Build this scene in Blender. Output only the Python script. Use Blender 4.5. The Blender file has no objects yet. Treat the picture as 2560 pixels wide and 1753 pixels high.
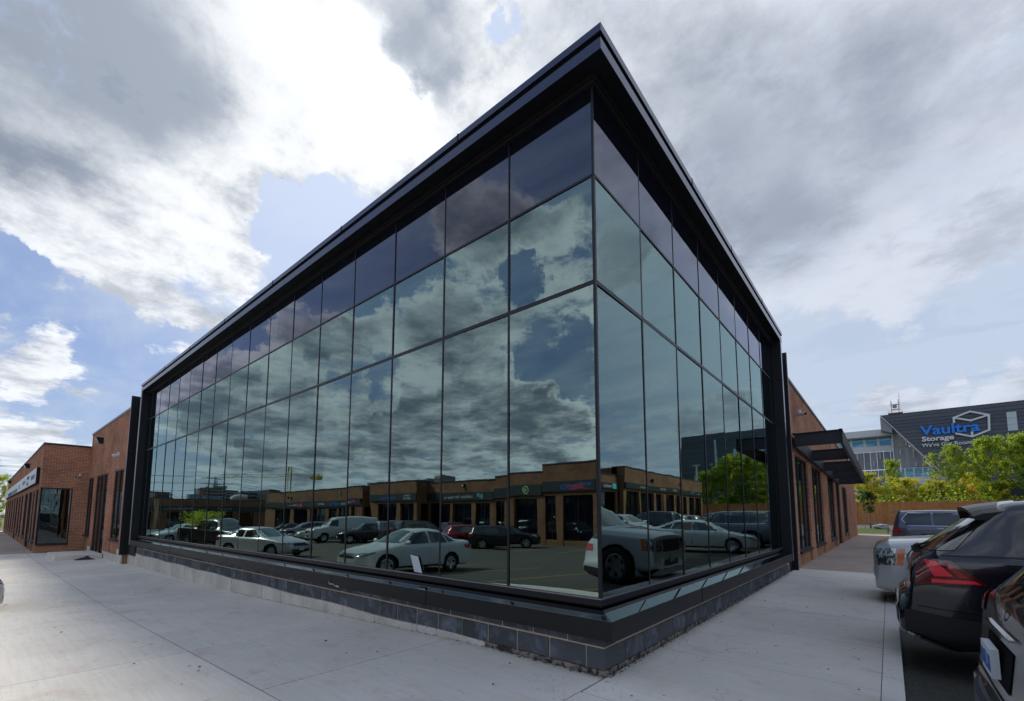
import bpy, bmesh, math, random
from mathutils import Vector, Matrix, noise
from mathutils.bvhtree import BVHTree
random.seed(11)
SC = bpy.context.scene
COL = SC.collection
PI = math.pi

# ------------------------------------------------------------------ camera
cam_d = bpy.data.cameras.new('camera')
cam = bpy.data.objects.new('camera', cam_d)
COL.objects.link(cam)
SC.camera = cam
cam_d.sensor_fit = 'HORIZONTAL'
cam_d.sensor_width = 36.0
cam_d.lens = 36.0 * 1121.59 / 2560.0
cam_d.shift_x = 30.0 / 2560.0
cam_d.shift_y = 303.9 / 2560.0
cam_d.clip_start = 0.05
cam_d.clip_end = 6000
yaw, pit, rol = math.radians(40.82), math.radians(5.562), math.radians(0.2086)
F = Vector((-math.sin(yaw) * math.cos(pit), math.cos(yaw) * math.cos(pit), math.sin(pit)))
R0 = Vector((math.cos(yaw), math.sin(yaw), 0))
U0 = R0.cross(F)
Rv = R0 * math.cos(rol) + U0 * math.sin(rol)
Uv = -R0 * math.sin(rol) + U0 * math.cos(rol)
CAM = Vector((2.079, -3.854, 1.44))
cam.matrix_world = Matrix(((Rv.x, Uv.x, -F.x, CAM.x), (Rv.y, Uv.y, -F.y, CAM.y), (Rv.z, Uv.z, -F.z, CAM.z), (0, 0, 0, 1)))

# ------------------------------------------------------------------ node helpers
class NT:
    def __init__(self, tree):
        self.t = tree; self.n = tree.nodes; self.l = tree.links
        self.n.clear()
    def node(self, typ, **kw):
        nd = self.n.new(typ)
        for k, v in kw.items():
            if k == 'ins':
                for key, val in v.items():
                    s = nd.inputs[key]
                    if isinstance(val, bpy.types.NodeSocket): self.l.new(val, s)
                    else: s.default_value = val
            else: setattr(nd, k, v)
        return nd
    def m(self, op, a, b=None, c=None, clamp=False):
        nd = self.n.new('ShaderNodeMath'); nd.operation = op; nd.use_clamp = clamp
        for i, v in enumerate((a, b, c)):
            if v is None: continue
            if isinstance(v, bpy.types.NodeSocket): self.l.new(v, nd.inputs[i])
            else: nd.inputs[i].default_value = v
        return nd.outputs[0]
    def vm(self, op, a, b=None, scale=None):
        nd = self.n.new('ShaderNodeVectorMath'); nd.operation = op
        for i, v in enumerate((a, b)):
            if v is None: continue
            if isinstance(v, bpy.types.NodeSocket): self.l.new(v, nd.inputs[i])
            else: nd.inputs[i].default_value = v
        if scale is not None:
            if isinstance(scale, bpy.types.NodeSocket): self.l.new(scale, nd.inputs['Scale'])
            else: nd.inputs['Scale'].default_value = scale
        return nd.outputs['Value'] if op in ('DOT_PRODUCT', 'LENGTH', 'DISTANCE') else nd.outputs[0]
    def ss(self, v, a, b):      # smoothstep 0..1
        nd = self.n.new('ShaderNodeMapRange'); nd.interpolation_type = 'SMOOTHSTEP'
        for k, x in (('Value', v), ('From Min', a), ('From Max', b)):
            if isinstance(x, bpy.types.NodeSocket): self.l.new(x, nd.inputs[k])
            else: nd.inputs[k].default_value = x
        return nd.outputs[0]
    def mix(self, f, a, b, bt='MIX'):
        nd = self.n.new('ShaderNodeMix'); nd.data_type = 'RGBA'; nd.blend_type = bt
        for k, x in ((0, f), (6, a), (7, b)):
            if isinstance(x, bpy.types.NodeSocket): self.l.new(x, nd.inputs[k])
            else: nd.inputs[k].default_value = x if k == 0 else (tuple(x) + (1,) if len(x) == 3 else x)
        return nd.outputs[2]
    def noise(self, vec, scale, detail=4, rough=.55, lac=2.0, dist=0.0, typ=None):
        nd = self.n.new('ShaderNodeTexNoise')
        if typ: nd.noise_type = typ
        nd.inputs['Scale'].default_value = scale; nd.inputs['Detail'].default_value = detail
        nd.inputs['Roughness'].default_value = rough; nd.inputs['Lacunarity'].default_value = lac
        nd.inputs['Distortion'].default_value = dist
        if vec is not None: self.l.new(vec, nd.inputs['Vector'])
        return nd.outputs[0]
    def map(self, vec, scale=(1, 1, 1), loc=(0, 0, 0), rot=(0, 0, 0)):
        nd = self.n.new('ShaderNodeMapping')
        self.l.new(vec, nd.inputs[0])
        nd.inputs['Scale'].default_value = scale; nd.inputs['Location'].default_value = loc; nd.inputs['Rotation'].default_value = rot
        return nd.outputs[0]

# ------------------------------------------------------------------ sky and clouds
SUN_DIR = Vector((-0.599, 0.374, 0.708)).normalized()
world = bpy.data.worlds.new('World'); SC.world = world; world.use_nodes = True
w = NT(world.node_tree)
sky = w.node('ShaderNodeTexSky', sky_type='NISHITA')
sky.sun_disc = False
sky.sun_elevation = math.asin(SUN_DIR.z)
sky.sun_rotation = math.atan2(SUN_DIR.x, SUN_DIR.y)
sky.air_density = 1.0; sky.dust_density = 0.6; sky.ozone_density = 2.2
tc = w.node('ShaderNodeTexCoord')
D = tc.outputs['Generated']
sep = w.node('ShaderNodeSeparateXYZ', ins={0: D})
z = w.m('MAXIMUM', sep.outputs[2], 0.0)
zz = w.m('ADD', z, 0.11)
P = w.node('ShaderNodeCombineXYZ', ins={0: w.m('DIVIDE', sep.outputs[0], zz), 1: w.m('DIVIDE', sep.outputs[1], zz), 2: 0.0}).outputs[0]
wn = w.n.new('ShaderNodeTexNoise'); wn.inputs['Scale'].default_value = 5.5; wn.inputs['Detail'].default_value = 6; wn.inputs['Roughness'].default_value = .62
w.l.new(D, wn.inputs['Vector'])
DW = w.vm('NORMALIZE', w.vm('ADD', D, w.vm('SCALE', w.vm('SUBTRACT', wn.outputs['Color'], (.5, .5, .5)), None, .24)))
DS = w.vm('NORMALIZE', w.vm('ADD', D, w.vm('SCALE', w.vm('SUBTRACT', wn.outputs['Color'], (.5, .5, .5)), None, .12)))
def blob(d, rad, amp, soft=.75, vec=None):
    v = Vector(d).normalized()
    c = w.vm('DOT_PRODUCT', vec or DW, tuple(v))
    a0 = math.cos(math.radians(rad)); a1 = math.cos(math.radians(rad * (1 - soft)))
    return w.m('MULTIPLY', w.ss(c, a0, a1), amp)
def sumup(lst):
    s = lst[0]
    for x in lst[1:]: s = w.m('ADD', s, x)
    return s
n1 = w.noise(P, 1.5, 12, .60, 2.1, .25)
n2 = w.noise(w.map(P, loc=(7.3, 2.1, 0)), 4.5, 10, .62, 2.1, .3)
base = w.m('ADD', w.m('MULTIPLY', n1, .62), w.m('MULTIPLY', n2, .38))
base = w.m('ADD', w.m('MULTIPLY', w.m('SUBTRACT', base, .5), 1.55), .5)
thick = [
 blob((-0.798, 0.015, 0.602), 12, 0.26),
 blob((-0.754, 0.100, 0.650), 10, 0.24),
 blob((-0.771, 0.147, 0.620), 6, 0.14),
 blob((-0.814, -0.078, 0.575), 12, 0.2),
 blob((-0.524, 0.382, 0.762), 7, 0.26),
 blob((-0.534, 0.421, 0.733), 4, 0.16),
 blob((-0.552, 0.325, 0.768), 6, 0.12),
 blob((-0.253, 0.624, 0.740), 13, 0.12),
 blob((-0.080, 0.804, 0.589), 12, 0.2),
 blob((-0.183, 0.820, 0.542), 10, 0.2),
 blob((-0.102, 0.877, 0.470), 6, 0.16),
 blob((0.050, 0.825, 0.562), 10, 0.12),
 blob((-0.192, 0.644, 0.741), 14, 0.12),
 blob((0.135, 0.856, 0.500), 8, 0.08),
 blob((-0.310, 0.413, 0.856), 22, 0.12),
 blob((-0.623, 0.059, 0.780), 18, 0.12)]
thin = [
 blob((-0.877, 0.097, 0.470), 8, 0.3),
 blob((-0.881, 0.035, 0.471), 7, 0.28),
 blob((-0.854, 0.188, 0.486), 7, 0.3),
 blob((-0.760, 0.242, 0.603), 7, 0.28),
 blob((-0.660, 0.323, 0.678), 7, 0.3),
 blob((-0.597, 0.381, 0.705), 8, 0.34),
 blob((-0.668, 0.378, 0.641), 6, 0.28),
 blob((-0.620, 0.435, 0.652), 5, 0.25),
 blob((-0.563, 0.467, 0.682), 6, 0.25),
 blob((-0.459, 0.546, 0.700), 6, 0.22),
 blob((-0.906, 0.157, 0.392), 4, 0.2),
 blob((-0.900, 0.199, 0.387), 4, 0.22),
 blob((-0.897, 0.246, 0.368), 3.5, 0.18),
 blob((-0.949, 0.046, 0.311), 4.2, 0.2),
 blob((-0.972, 0.074, 0.223), 4.6, 0.22),
 blob((-0.975, 0.026, 0.222), 3.5, 0.18),
 blob((-0.991, 0.053, 0.124), 5, 0.18),
 blob((0.115, 0.793, 0.598), 14, 0.24),
 blob((0.007, 0.770, 0.638), 12, 0.2),
 blob((-0.167, 0.889, 0.427), 4, 0.16),
 blob((-0.040, 0.907, 0.420), 5, 0.14),
 blob((-0.295, 0.714, 0.635), 10, 0.22),
 blob((-0.362, 0.647, 0.671), 8, 0.2),
 blob((-0.888, 0.009, 0.459), 6, 0.24),
 blob((-0.901, 0.068, 0.429), 6, 0.22),
 blob((-0.884, 0.143, 0.445), 5, 0.2),
 blob((-0.700, 0.315, 0.641), 6, 0.26),
 blob((-0.723, 0.281, 0.631), 4, 0.15),
 blob((-0.797, 0.259, 0.546), 3.5, 0.2),
 blob((-0.870, 0.200, 0.452), 4, 0.2),
 blob((-0.594, 0.415, 0.689), 6, 0.25),
 blob((-0.908, 0.157, 0.389), 4, 0.26),
 blob((-0.899, 0.212, 0.384), 4, 0.24),
 blob((-0.894, 0.252, 0.369), 3, 0.2),
 blob((0.135, 0.887, 0.441), 10, 0.26),
 blob((0.018, 0.899, 0.438), 9, 0.22),
 blob((-0.069, 0.901, 0.429), 7, 0.22),
 blob((0.089, 0.922, 0.378), 7, 0.12),
 blob((-0.003, 0.979, 0.201), 3.4, 0.3),
 blob((0.036, 0.979, 0.200), 3.4, 0.28),
 blob((0.066, 0.979, 0.191), 2.4, 0.24),
 blob((0.123, 0.975, 0.187), 4.2, 0.28),
 blob((0.153, 0.971, 0.184), 3, 0.24),
 blob((-0.783, 0.239, 0.574), 3, 0.2),
 blob((-0.745, 0.332, 0.579), 3, 0.14),
 blob((-0.842, 0.001, 0.539), 9, 0.2),
 blob((-0.836, 0.086, 0.541), 8, 0.22),
 blob((-0.784, 0.199, 0.588), 6, 0.2),
 blob((-0.686, 0.249, 0.684), 6, 0.2),
 blob((-0.620, 0.271, 0.736), 6, 0.18),
 blob((-0.452, 0.451, 0.769), 5, 0.16),
 blob((-0.379, 0.564, 0.734), 9, 0.2),
 blob((-0.694, 0.150, 0.704), 10, 0.22),
 blob((-0.726, 0.228, 0.648), 5, 0.2)]
clear = [
 blob((-0.767, 0.281, 0.576), 4, -0.26),
 blob((-0.801, 0.290, 0.524), 4.5, -0.26),
 blob((-0.791, 0.358, 0.495), 6, -0.26),
 blob((-0.862, 0.005, 0.508), 4.5, -0.44),
 blob((-0.868, 0.030, 0.495), 3, -0.25),
 blob((-0.912, 0.096, 0.398), 5, -0.22),
 blob((0.085, 0.960, 0.267), 8, -0.3),
 blob((-0.063, 0.956, 0.288), 6, -0.26),
 blob((-0.757, 0.364, 0.543), 5, -0.2),
 blob((-0.424, 0.482, 0.767), 2.4, -0.3),
 blob((-0.951, 0.109, 0.290), 4, -0.2),
 blob((-0.967, 0.157, 0.200), 6, -0.22),
 blob((-0.938, 0.007, 0.347), 4, -0.25),
 blob((-0.964, 0.018, 0.265), 2.5, -0.2),
 blob((-0.981, 0.078, 0.176), 3, -0.2),
 blob((-0.471, 0.503, 0.724), 3, -0.16),
 blob((-0.633, 0.237, 0.737), 3, -0.12),
 blob((-0.405, 0.493, 0.770), 2.5, -0.16)]
behind = [
 blob((-0.651, -0.674, 0.349), 7, 0.22),
 blob((-0.649, -0.715, 0.260), 6, 0.2),
 blob((-0.555, -0.815, 0.165), 6, 0.22),
 blob((-0.763, -0.612, 0.210), 6, 0.22),
 blob((-0.566, -0.583, 0.583), 6, 0.22),
 blob((-0.474, -0.671, 0.570), 5, 0.2),
 blob((-0.838, -0.395, 0.377), 5, 0.24),
 blob((-0.804, -0.470, 0.365), 6, 0.24),
 blob((-0.697, -0.588, 0.411), 6, 0.24),
 blob((-0.903, -0.362, 0.232), 6, 0.22),
 blob((-0.942, -0.285, 0.180), 6, 0.22),
 blob((-0.950, -0.229, 0.212), 6, 0.16),
 blob((-0.824, -0.543, 0.159), 6, 0.2),
 blob((-0.922, -0.358, 0.145), 6, 0.16),
 blob((-0.672, -0.726, 0.147), 6, 0.2),
 blob((-0.892, -0.432, 0.134), 7, 0.16),
 blob((-0.772, -0.621, 0.134), 7, 0.18),
 blob((-0.951, -0.292, 0.106), 6, 0.12),
 blob((-0.603, -0.766, 0.223), 5, 0.16),
 blob((-0.387, -0.630, 0.674), 7, -0.3),
 blob((-0.543, -0.782, 0.305), 4.5, -0.34),
 blob((-0.478, -0.804, 0.354), 4, -0.2),
 blob((-0.541, -0.687, 0.484), 3.5, -0.3),
 blob((-0.720, -0.482, 0.499), 7, -0.34),
 blob((-0.777, -0.422, 0.466), 6, -0.3),
 blob((-0.889, -0.303, 0.343), 5, -0.25),
 blob((-0.781, -0.565, 0.267), 3, -0.28),
 blob((-0.971, -0.229, 0.069), 6, -0.12),
 blob((0.352, 0.742, 0.570), 6, 0.28),
 blob((0.388, 0.773, 0.502), 5, 0.22),
 blob((0.323, 0.687, 0.651), 6, 0.2),
 blob((0.249, 0.949, 0.194), 4, 0.3),
 blob((0.337, 0.896, 0.290), 3, 0.18),
 blob((0.197, 0.969, 0.147), 5, 0.2),
 blob((0.386, 0.859, 0.338), 8, -0.28),
 blob((0.280, 0.891, 0.358), 7, -0.22)]
soft = [
 blob((-0.798, 0.015, 0.602), 13.2, 0.26, 1.0, DS),
 blob((-0.754, 0.100, 0.650), 11, 0.24, 1.0, DS),
 blob((-0.771, 0.147, 0.620), 6.6, 0.14, 1.0, DS),
 blob((-0.814, -0.078, 0.575), 13.2, 0.2, 1.0, DS),
 blob((-0.524, 0.382, 0.762), 7.7, 0.26, 1.0, DS),
 blob((-0.534, 0.421, 0.733), 4.4, 0.16, 1.0, DS),
 blob((-0.552, 0.325, 0.768), 6.6, 0.12, 1.0, DS),
 blob((-0.253, 0.624, 0.740), 14.3, 0.12, 1.0, DS),
 blob((-0.080, 0.804, 0.589), 13.2, 0.2, 1.0, DS),
 blob((-0.183, 0.820, 0.542), 11, 0.2, 1.0, DS),
 blob((-0.102, 0.877, 0.470), 6.6, 0.16, 1.0, DS),
 blob((0.050, 0.825, 0.562), 11, 0.12, 1.0, DS),
 blob((-0.192, 0.644, 0.741), 15.4, 0.12, 1.0, DS),
 blob((0.135, 0.856, 0.500), 8.8, 0.08, 1.0, DS),
 blob((-0.310, 0.413, 0.856), 24.2, 0.12, 1.0, DS),
 blob((-0.623, 0.059, 0.780), 19.8, 0.12, 1.0, DS)]
lowband = blob((-.62, -.75, .22), 42, .11, 1.0, D)
msk = w.node('ShaderNodeClamp', ins={0: sumup(thick + thin + clear + behind + [lowband]), 'Min': -.30, 'Max': .24}).outputs[0]
nh = w.noise(w.map(P, loc=(1.7, 4.4, 0)), 13.0, 8, .66, 2.1, .8)
cov = w.m('ADD', w.m('ADD', base, msk), w.m('MULTIPLY', w.m('SUBTRACT', nh, .5), .30))
depth = w.m('ADD', w.m('ADD', w.m('MULTIPLY', base, .50), .29), w.node('ShaderNodeClamp', ins={0: w.m('ADD', sumup(soft), w.m('MULTIPLY', sumup(behind), 1.3)), 'Min': -.1, 'Max': .34}).outputs[0])
n3 = w.noise(w.map(P, loc=(3.3, 9.1, 0)), 2.6, 9, .64)
rside = w.ss(sep.outputs[1], .45, .85)
alpha = w.ss(cov, w.m('SUBTRACT', .50, w.m('MULTIPLY', rside, .11)), w.m('ADD', .69, w.m('MULTIPLY', rside, .06)))
sdot = w.vm('DOT_PRODUCT', D, tuple(SUN_DIR))
glow = w.ss(sdot, .78, 1.0)
glow2 = w.ss(sdot, .9935, 1.0)
front = w.ss(sdot, .55, -.6)          # clouds facing the sun, behind the camera, are lit from our side
shade = w.m('MULTIPLY', .97, w.ss(w.m('ADD', depth, w.m('MULTIPLY', w.m('SUBTRACT', n3, .5), w.m('SUBTRACT', 1.5, w.m('MULTIPLY', rside, .8)))), .48, w.m('SUBTRACT', 1.12, w.m('MULTIPLY', front, .26))))
white = w.mix(glow, (5.0, 5.2, 5.5), (5.3, 5.45, 5.6))
white = w.mix(front, white, (9.0, 9.2, 9.4))
grey = w.mix(glow, (1.10, 1.32, 1.75), (1.75, 2.05, 2.55))
grey = w.mix(front, grey, (1.35, 1.6, 1.9))
tk = w.m('MULTIPLY', w.ss(w.m('ADD', sumup(soft), w.m('MULTIPLY', w.m('SUBTRACT', n3, .5), w.m('SUBTRACT', 1.0, w.m('MULTIPLY', rside, .6)))), -.02, .62), .90)
shade = w.m('MAXIMUM', shade, tk)
mot = w.m('MULTIPLY', w.ss(n3, .43, .64), w.m('ADD', .50, w.m('MULTIPLY', glow, .34)))
white = w.mix(rside, white, (3.7, 4.0, 4.6))
grey = w.mix(rside, grey, (1.55, 1.78, 2.25))
ccol = w.mix(w.m('MAXIMUM', shade, mot), white, grey)
ccol = w.mix(w.m('MULTIPLY', w.m('MULTIPLY', glow2, glow2), w.m('POWER', w.m('SUBTRACT', 1.0, w.m('MAXIMUM', shade, mot)), 2.5)), ccol, (75.0, 75.0, 73.0))
veil_n = w.noise(w.map(P, scale=(1.0, 2.6, 1), rot=(0, 0, .6)), 1.1, 9, .62, 2.0, .6)
veil = w.m('MULTIPLY', w.ss(veil_n, .34, .70), .60)
veil = w.m('ADD', veil, w.m('MULTIPLY', blob((.02, .88, .48), 38, 1.0), .85), clamp=True)
blue = w.mix(1.0, sky.outputs[0], (1.0, .97, 1.10), 'MULTIPLY')
blue = w.mix(.50, blue, (2.9, 4.1, 6.6))
blue = w.mix(1.0, blue, (.50, .505, .51), 'MULTIPLY')
skyc = w.mix(veil, blue, (2.9, 3.4, 4.2))
skyc = w.mix(w.m('MULTIPLY', glow, .45), skyc, (4.4, 5.0, 6.1))
allc = w.mix(alpha, skyc, ccol)
hz = w.m('MULTIPLY', w.m('SUBTRACT', 1.0, w.ss(z, 0.0, .14)), .50)
allc = w.mix(hz, allc, (3.8, 4.4, 5.2))
below = w.ss(sep.outputs[2], -.02, 0.0)
allc = w.mix(below, (2.0, 2.0, 2.0), allc)
bg = w.node('ShaderNodeBackground', ins={'Color': allc, 'Strength': 0.1})
wo = w.node('ShaderNodeOutputWorld', ins={0: bg.outputs[0]})
world.cycles.sampling_method = 'MANUAL'
world.cycles.sample_map_resolution = 1024

# sun, veiled by cloud
sun_d = bpy.data.lights.new('sun', 'SUN'); sun_d.energy = 2.4; sun_d.angle = math.radians(18); sun_d.color = (1, .96, .9)
sun = bpy.data.objects.new('sun', sun_d); COL.objects.link(sun)
sun.rotation_euler = (-SUN_DIR).to_track_quat('-Z', 'Y').to_euler()
sun.location = (0, 0, 30)

SC.view_settings.view_transform = 'Standard'
SC.view_settings.look = 'None'
SC.view_settings.exposure = 0.92
SC.view_settings.gamma = 1.0
SC.view_settings.use_curve_mapping = False
SC.render.engine = 'CYCLES'
SC.cycles.max_bounces = 7
SC.cycles.glossy_bounces = 5
SC.cycles.diffuse_bounces = 3
SC.cycles.transparent_max_bounces = 12
SC.cycles.caustics_reflective = False
SC.cycles.caustics_refractive = False
SC.cycles.use_denoising = True
SC.cycles.sample_clamp_indirect = 4

# ------------------------------------------------------------------ materials
MATS = {}
def mat(name, col=(.5, .5, .5), rough=.6, metal=0.0, spec=.5, coat=0.0, fn=None, emit=None):
    if name in MATS: return MATS[name]
    m_ = bpy.data.materials.new(name); m_.use_nodes = True
    t = NT(m_.node_tree)
    b = t.node('ShaderNodeBsdfPrincipled')
    b.inputs['Base Color'].default_value = (*col, 1); b.inputs['Roughness'].default_value = rough
    b.inputs['Metallic'].default_value = metal; b.inputs['Specular IOR Level'].default_value = spec
    b.inputs['Coat Weight'].default_value = coat; b.inputs['Coat Roughness'].default_value = .03
    o = t.node('ShaderNodeOutputMaterial', ins={0: b.outputs[0]})
    if fn: fn(t, b, o)
    m_.diffuse_color = (*col, 1)
    MATS[name] = m_
    return m_
def bump(t, b, h, strength=.3, dist=.01):
    bn = t.node('ShaderNodeBump', ins={'Height': h, 'Strength': strength, 'Distance': dist})
    t.l.new(bn.outputs[0], b.inputs['Normal'])
def pos(t): return t.node('ShaderNodeNewGeometry').outputs['Position']
def wallvec(t):     # (distance along the wall, height) for walls along x or y
    g = t.node('ShaderNodeNewGeometry')
    sp = t.node('ShaderNodeSeparateXYZ', ins={0: g.outputs['Position']})
    sn = t.node('ShaderNodeSeparateXYZ', ins={0: g.outputs['True Normal']})
    f = t.m('GREATER_THAN', t.m('ABSOLUTE', sn.outputs[0]), .5)
    u = t.m('ADD', t.m('MULTIPLY', f, sp.outputs[1]), t.m('MULTIPLY', t.m('SUBTRACT', 1.0, f), sp.outputs[0]))
    return t.node('ShaderNodeCombineXYZ', ins={0: u, 1: sp.outputs[2], 2: 0.0}).outputs[0], g

def brick_fn(c1, c2, mortar, stain=(.30, .20, .10)):
    def fn(t, b, o):
        v, g = wallvec(t)
        bt = t.node('ShaderNodeTexBrick', ins={'Vector': v, 'Color1': (*c1, 1), 'Color2': (*c2, 1), 'Mortar': (*mortar, 1), 'Scale': 1.0,
             'Mortar Size': .008, 'Mortar Smooth': .2, 'Bias': 0.0, 'Brick Width': .215, 'Row Height': .075})
        n = t.noise(v, .7, 5, .6); n2_ = t.noise(v, 9.0, 3, .6)
        c = t.mix(t.ss(n, .35, .75), bt.outputs[0], t.mix(1.0, bt.outputs[0], (.62, .60, .62), 'MULTIPLY'))
        c = t.mix(t.m('MULTIPLY', t.ss(n2_, .35, .8), .45), c, t.mix(1.0, c, (1.35, 1.2, 1.1), 'MULTIPLY'))
        # weathered pale staining low on the wall
        sp = t.node('ShaderNodeSeparateXYZ', ins={0: g.outputs['Position']})
        low = t.m('MULTIPLY', t.m('SUBTRACT', 1.0, t.ss(sp.outputs[2], -.3, .55)), t.ss(n, .3, .6))
        c = t.mix(t.m('MULTIPLY', low, .55), c, stain)
        t.l.new(c, b.inputs['Base Color'])
        bump(t, b, t.m('ADD', t.m('MULTIPLY', bt.outputs['Fac'], -1.0), t.m('MULTIPLY', n2_, .25)), .6, .008)
    return fn
M_brick = mat('brick', (.25, .12, .08), .9, spec=.08, fn=brick_fn((.56, .225, .115), (.38, .142, .078), (.62, .48, .36)))
M_brick2 = mat('brick_tan', (.3, .16, .09), .85, spec=.25, fn=brick_fn((.27, .13, .068), (.19, .088, .046), (.23, .17, .11), (.2, .12, .06)))

def conc_fn(c1, c2, streak_axis=0, low=None):
    def fn(t, b, o):
        p = pos(t)
        s = (.9, 16, 1) if streak_axis == 0 else (26, 1.2, 1)
        n = t.noise(p, .55, 5, .6); f = t.noise(t.map(p, scale=s, rot=(0, 0, .09)), 1.6, 5, .65); g_ = t.noise(p, 60, 3, .6)
        big = t.noise(t.map(p, loc=(5, 3, 0)), 1.7, 4, .6)
        c = t.mix(t.ss(n, .3, .7), c1, c2)
        c = t.mix(t.m('MULTIPLY', t.ss(f, .36, .68), .5), c, t.mix(1.0, c, (.84, .84, .85), 'MULTIPLY'))
        c = t.mix(t.m('MULTIPLY', t.ss(g_, .45, .8), .35), c, t.mix(1.0, c, (.80, .80, .80), 'MULTIPLY'))
        c = t.mix(t.m('MULTIPLY', t.ss(big, .54, .72), .5), c, t.mix(1.0, c, (.80, .70, .66), 'MULTIPLY'))
        # small dark specks and scuffs
        vor = t.node('ShaderNodeTexVoronoi', ins={'Vector': t.map(p, scale=(1, 1.7, 1)), 'Scale': 3.3, 'Randomness': 1.0})
        ckn = t.noise(t.map(p, loc=(2, 8, 0)), .55, 7, .6, dist=1.2)
        ck = t.m('SUBTRACT', 1.0, t.ss(t.m('ABSOLUTE', t.m('SUBTRACT', ckn, .5)), .0, .0022))
        c = t.mix(t.m('MULTIPLY', ck, .45), c, (.12, .11, .10))
        st2 = t.noise(t.map(p, loc=(9, 1, 0)), 5.0, 4, .7)
        c = t.mix(t.m('MULTIPLY', t.ss(st2, .62, .74), .30), c, (.25, .22, .19))
        spk = t.m('SUBTRACT', 1.0, t.ss(vor.outputs['Distance'], .018, .045))
        c = t.mix(t.m('MULTIPLY', spk, .55), c, (.07, .06, .05))
        oi = t.node('ShaderNodeObjectInfo')
        c = t.mix(1.0, c, t.mix(oi.outputs['Random'], (.93, .93, .94), (1.05, 1.04, 1.03)), 'MULTIPLY')
        t.l.new(c, b.inputs['Base Color'])
        bump(t, b, t.m('ADD', f, t.m('MULTIPLY', g_, .4)), .35, .004)
    return fn
M_conc = mat('new_concrete', (.33, .33, .34), .8, spec=.35, fn=conc_fn((.75, .695, .60), (.86, .80, .705)))
M_conc_old = mat('old_concrete', (.24, .2, .17), .85, spec=.3, fn=conc_fn((.42, .33, .265), (.52, .42, .345), 1))
M_curb = mat('curb_concrete', (.36, .36, .35), .8, fn=conc_fn((.76, .72, .65), (.86, .82, .75)))
M_joint = mat('joint_dark', (.05, .045, .04), .95)

def fnd_fn(t, b, o):
    v, g = wallvec(t)
    n = t.noise(v, 1.6, 5, .65); f = t.noise(v, 40, 4, .7); st = t.noise(t.map(v, scale=(1.5, .5, 1)), 1.3, 4, .6)
    c = t.mix(t.ss(n, .3, .7), (.56, .51, .43), (.74, .70, .62))
    c = t.mix(t.m('MULTIPLY', t.ss(st, .60, .72), .65), c, (.20, .11, .05))
    c = t.mix(t.m('MULTIPLY', t.ss(f, .56, .68), .8), c, (.10, .09, .08))
    t.l.new(c, b.inputs['Base Color']); bump(t, b, f, .6, .01)
M_fnd = mat('foundation_concrete', (.42, .4, .36), .9, fn=fnd_fn)

def cmu_fn(t, b, o):
    v, g = wallvec(t)
    oi = t.node('ShaderNodeObjectInfo')
    off = t.vm('SCALE', t.node('ShaderNodeCombineXYZ', ins={0: oi.outputs['Random'], 1: oi.outputs['Random'], 2: 0.0}).outputs[0], None, 37.0)
    vv = t.vm('ADD', v, off)
    n = t.noise(vv, 3.2, 5, .65, dist=.6); f = t.noise(v, 130, 3, .7)
    c = t.mix(oi.outputs['Random'], (.065, .070, .078), (.11, .115, .125))
    c = t.mix(t.m('MULTIPLY', t.ss(n, .46, .72), .75), c, (.26, .30, .36))
    c = t.mix(t.m('MULTIPLY', t.ss(f, .45, .7), .35), c, (.10, .105, .11))
    t.l.new(c, b.inputs['Base Color']); bump(t, b, f, .6, .003)
M_cmu = mat('charcoal_block', (.05, .05, .055), .9, spec=.3, fn=cmu_fn)
def mort_fn(t, b, o):
    v, g = wallvec(t); n = t.noise(v, 8, 4, .7)
    t.l.new(t.mix(n, (.50, .38, .28), (.72, .57, .44)), b.inputs['Base Color']); bump(t, b, t.noise(v, 90, 3, .6), .5, .003)
M_mortar = mat('mortar', (.33, .26, .2), .95, fn=mort_fn)

def asph_fn(t, b, o):
    p = pos(t)
    n = t.noise(p, .25, 5, .6); f = t.noise(p, 70, 3, .7); cr = t.noise(t.map(p, scale=(.35, 1.4, 1), rot=(0, 0, .5)), .9, 6, .7, dist=1.5)
    c = t.mix(n, (.050, .048, .040), (.100, .096, .082))
    c = t.mix(t.m('MULTIPLY', t.ss(f, .5, .72), .6), c, (.20, .19, .17))
    ln = t.m('SUBTRACT', 1.0, t.ss(t.m('ABSOLUTE', t.m('SUBTRACT', cr, .5)), 0.0, .008))
    c = t.mix(t.m('MULTIPLY', ln, .75), c, (.02, .02, .02))
    t.l.new(c, b.inputs['Base Color']); bump(t, b, f, .8, .006)
M_asph = mat('asphalt', (.07, .07, .065), .9, spec=.3, fn=asph_fn)
def line_fn(c):
    def fn(t, b, o):
        p = pos(t); n = t.noise(p, 22, 5, .75)
        t.l.new(t.mix(t.ss(n, .42, .62), c, (.10, .095, .085)), b.inputs['Base Color'])
    return fn
M_yellow = mat('yellow_paint', (.5, .36, .06), .8, fn=line_fn((.50, .34, .055)))
M_whitepaint = mat('white_line_paint', (.6, .6, .58), .8, fn=line_fn((.6, .6, .58)))
def grass_fn(t, b, o):
    p = pos(t); n = t.noise(p, .6, 4, .6); f = t.noise(p, 25, 4, .7)
    c = t.mix(n, (.055, .095, .022), (.10, .125, .035)); c = t.mix(t.m('MULTIPLY', f, .6), c, (.03, .05, .012))
    t.l.new(c, b.inputs['Base Color']); bump(t, b, f, 1.0, .05)
M_grass = mat('grass', (.07, .11, .03), .95, spec=.2, fn=grass_fn)
def gr_fn(t, b, o):
    p = pos(t); n = t.noise(p, .02, 5, .6)
    t.l.new(t.mix(n, (.06, .075, .04), (.12, .115, .09)), b.inputs['Base Color'])
M_ground = mat('far_ground', (.09, .09, .07), .95, fn=gr_fn)

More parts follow.
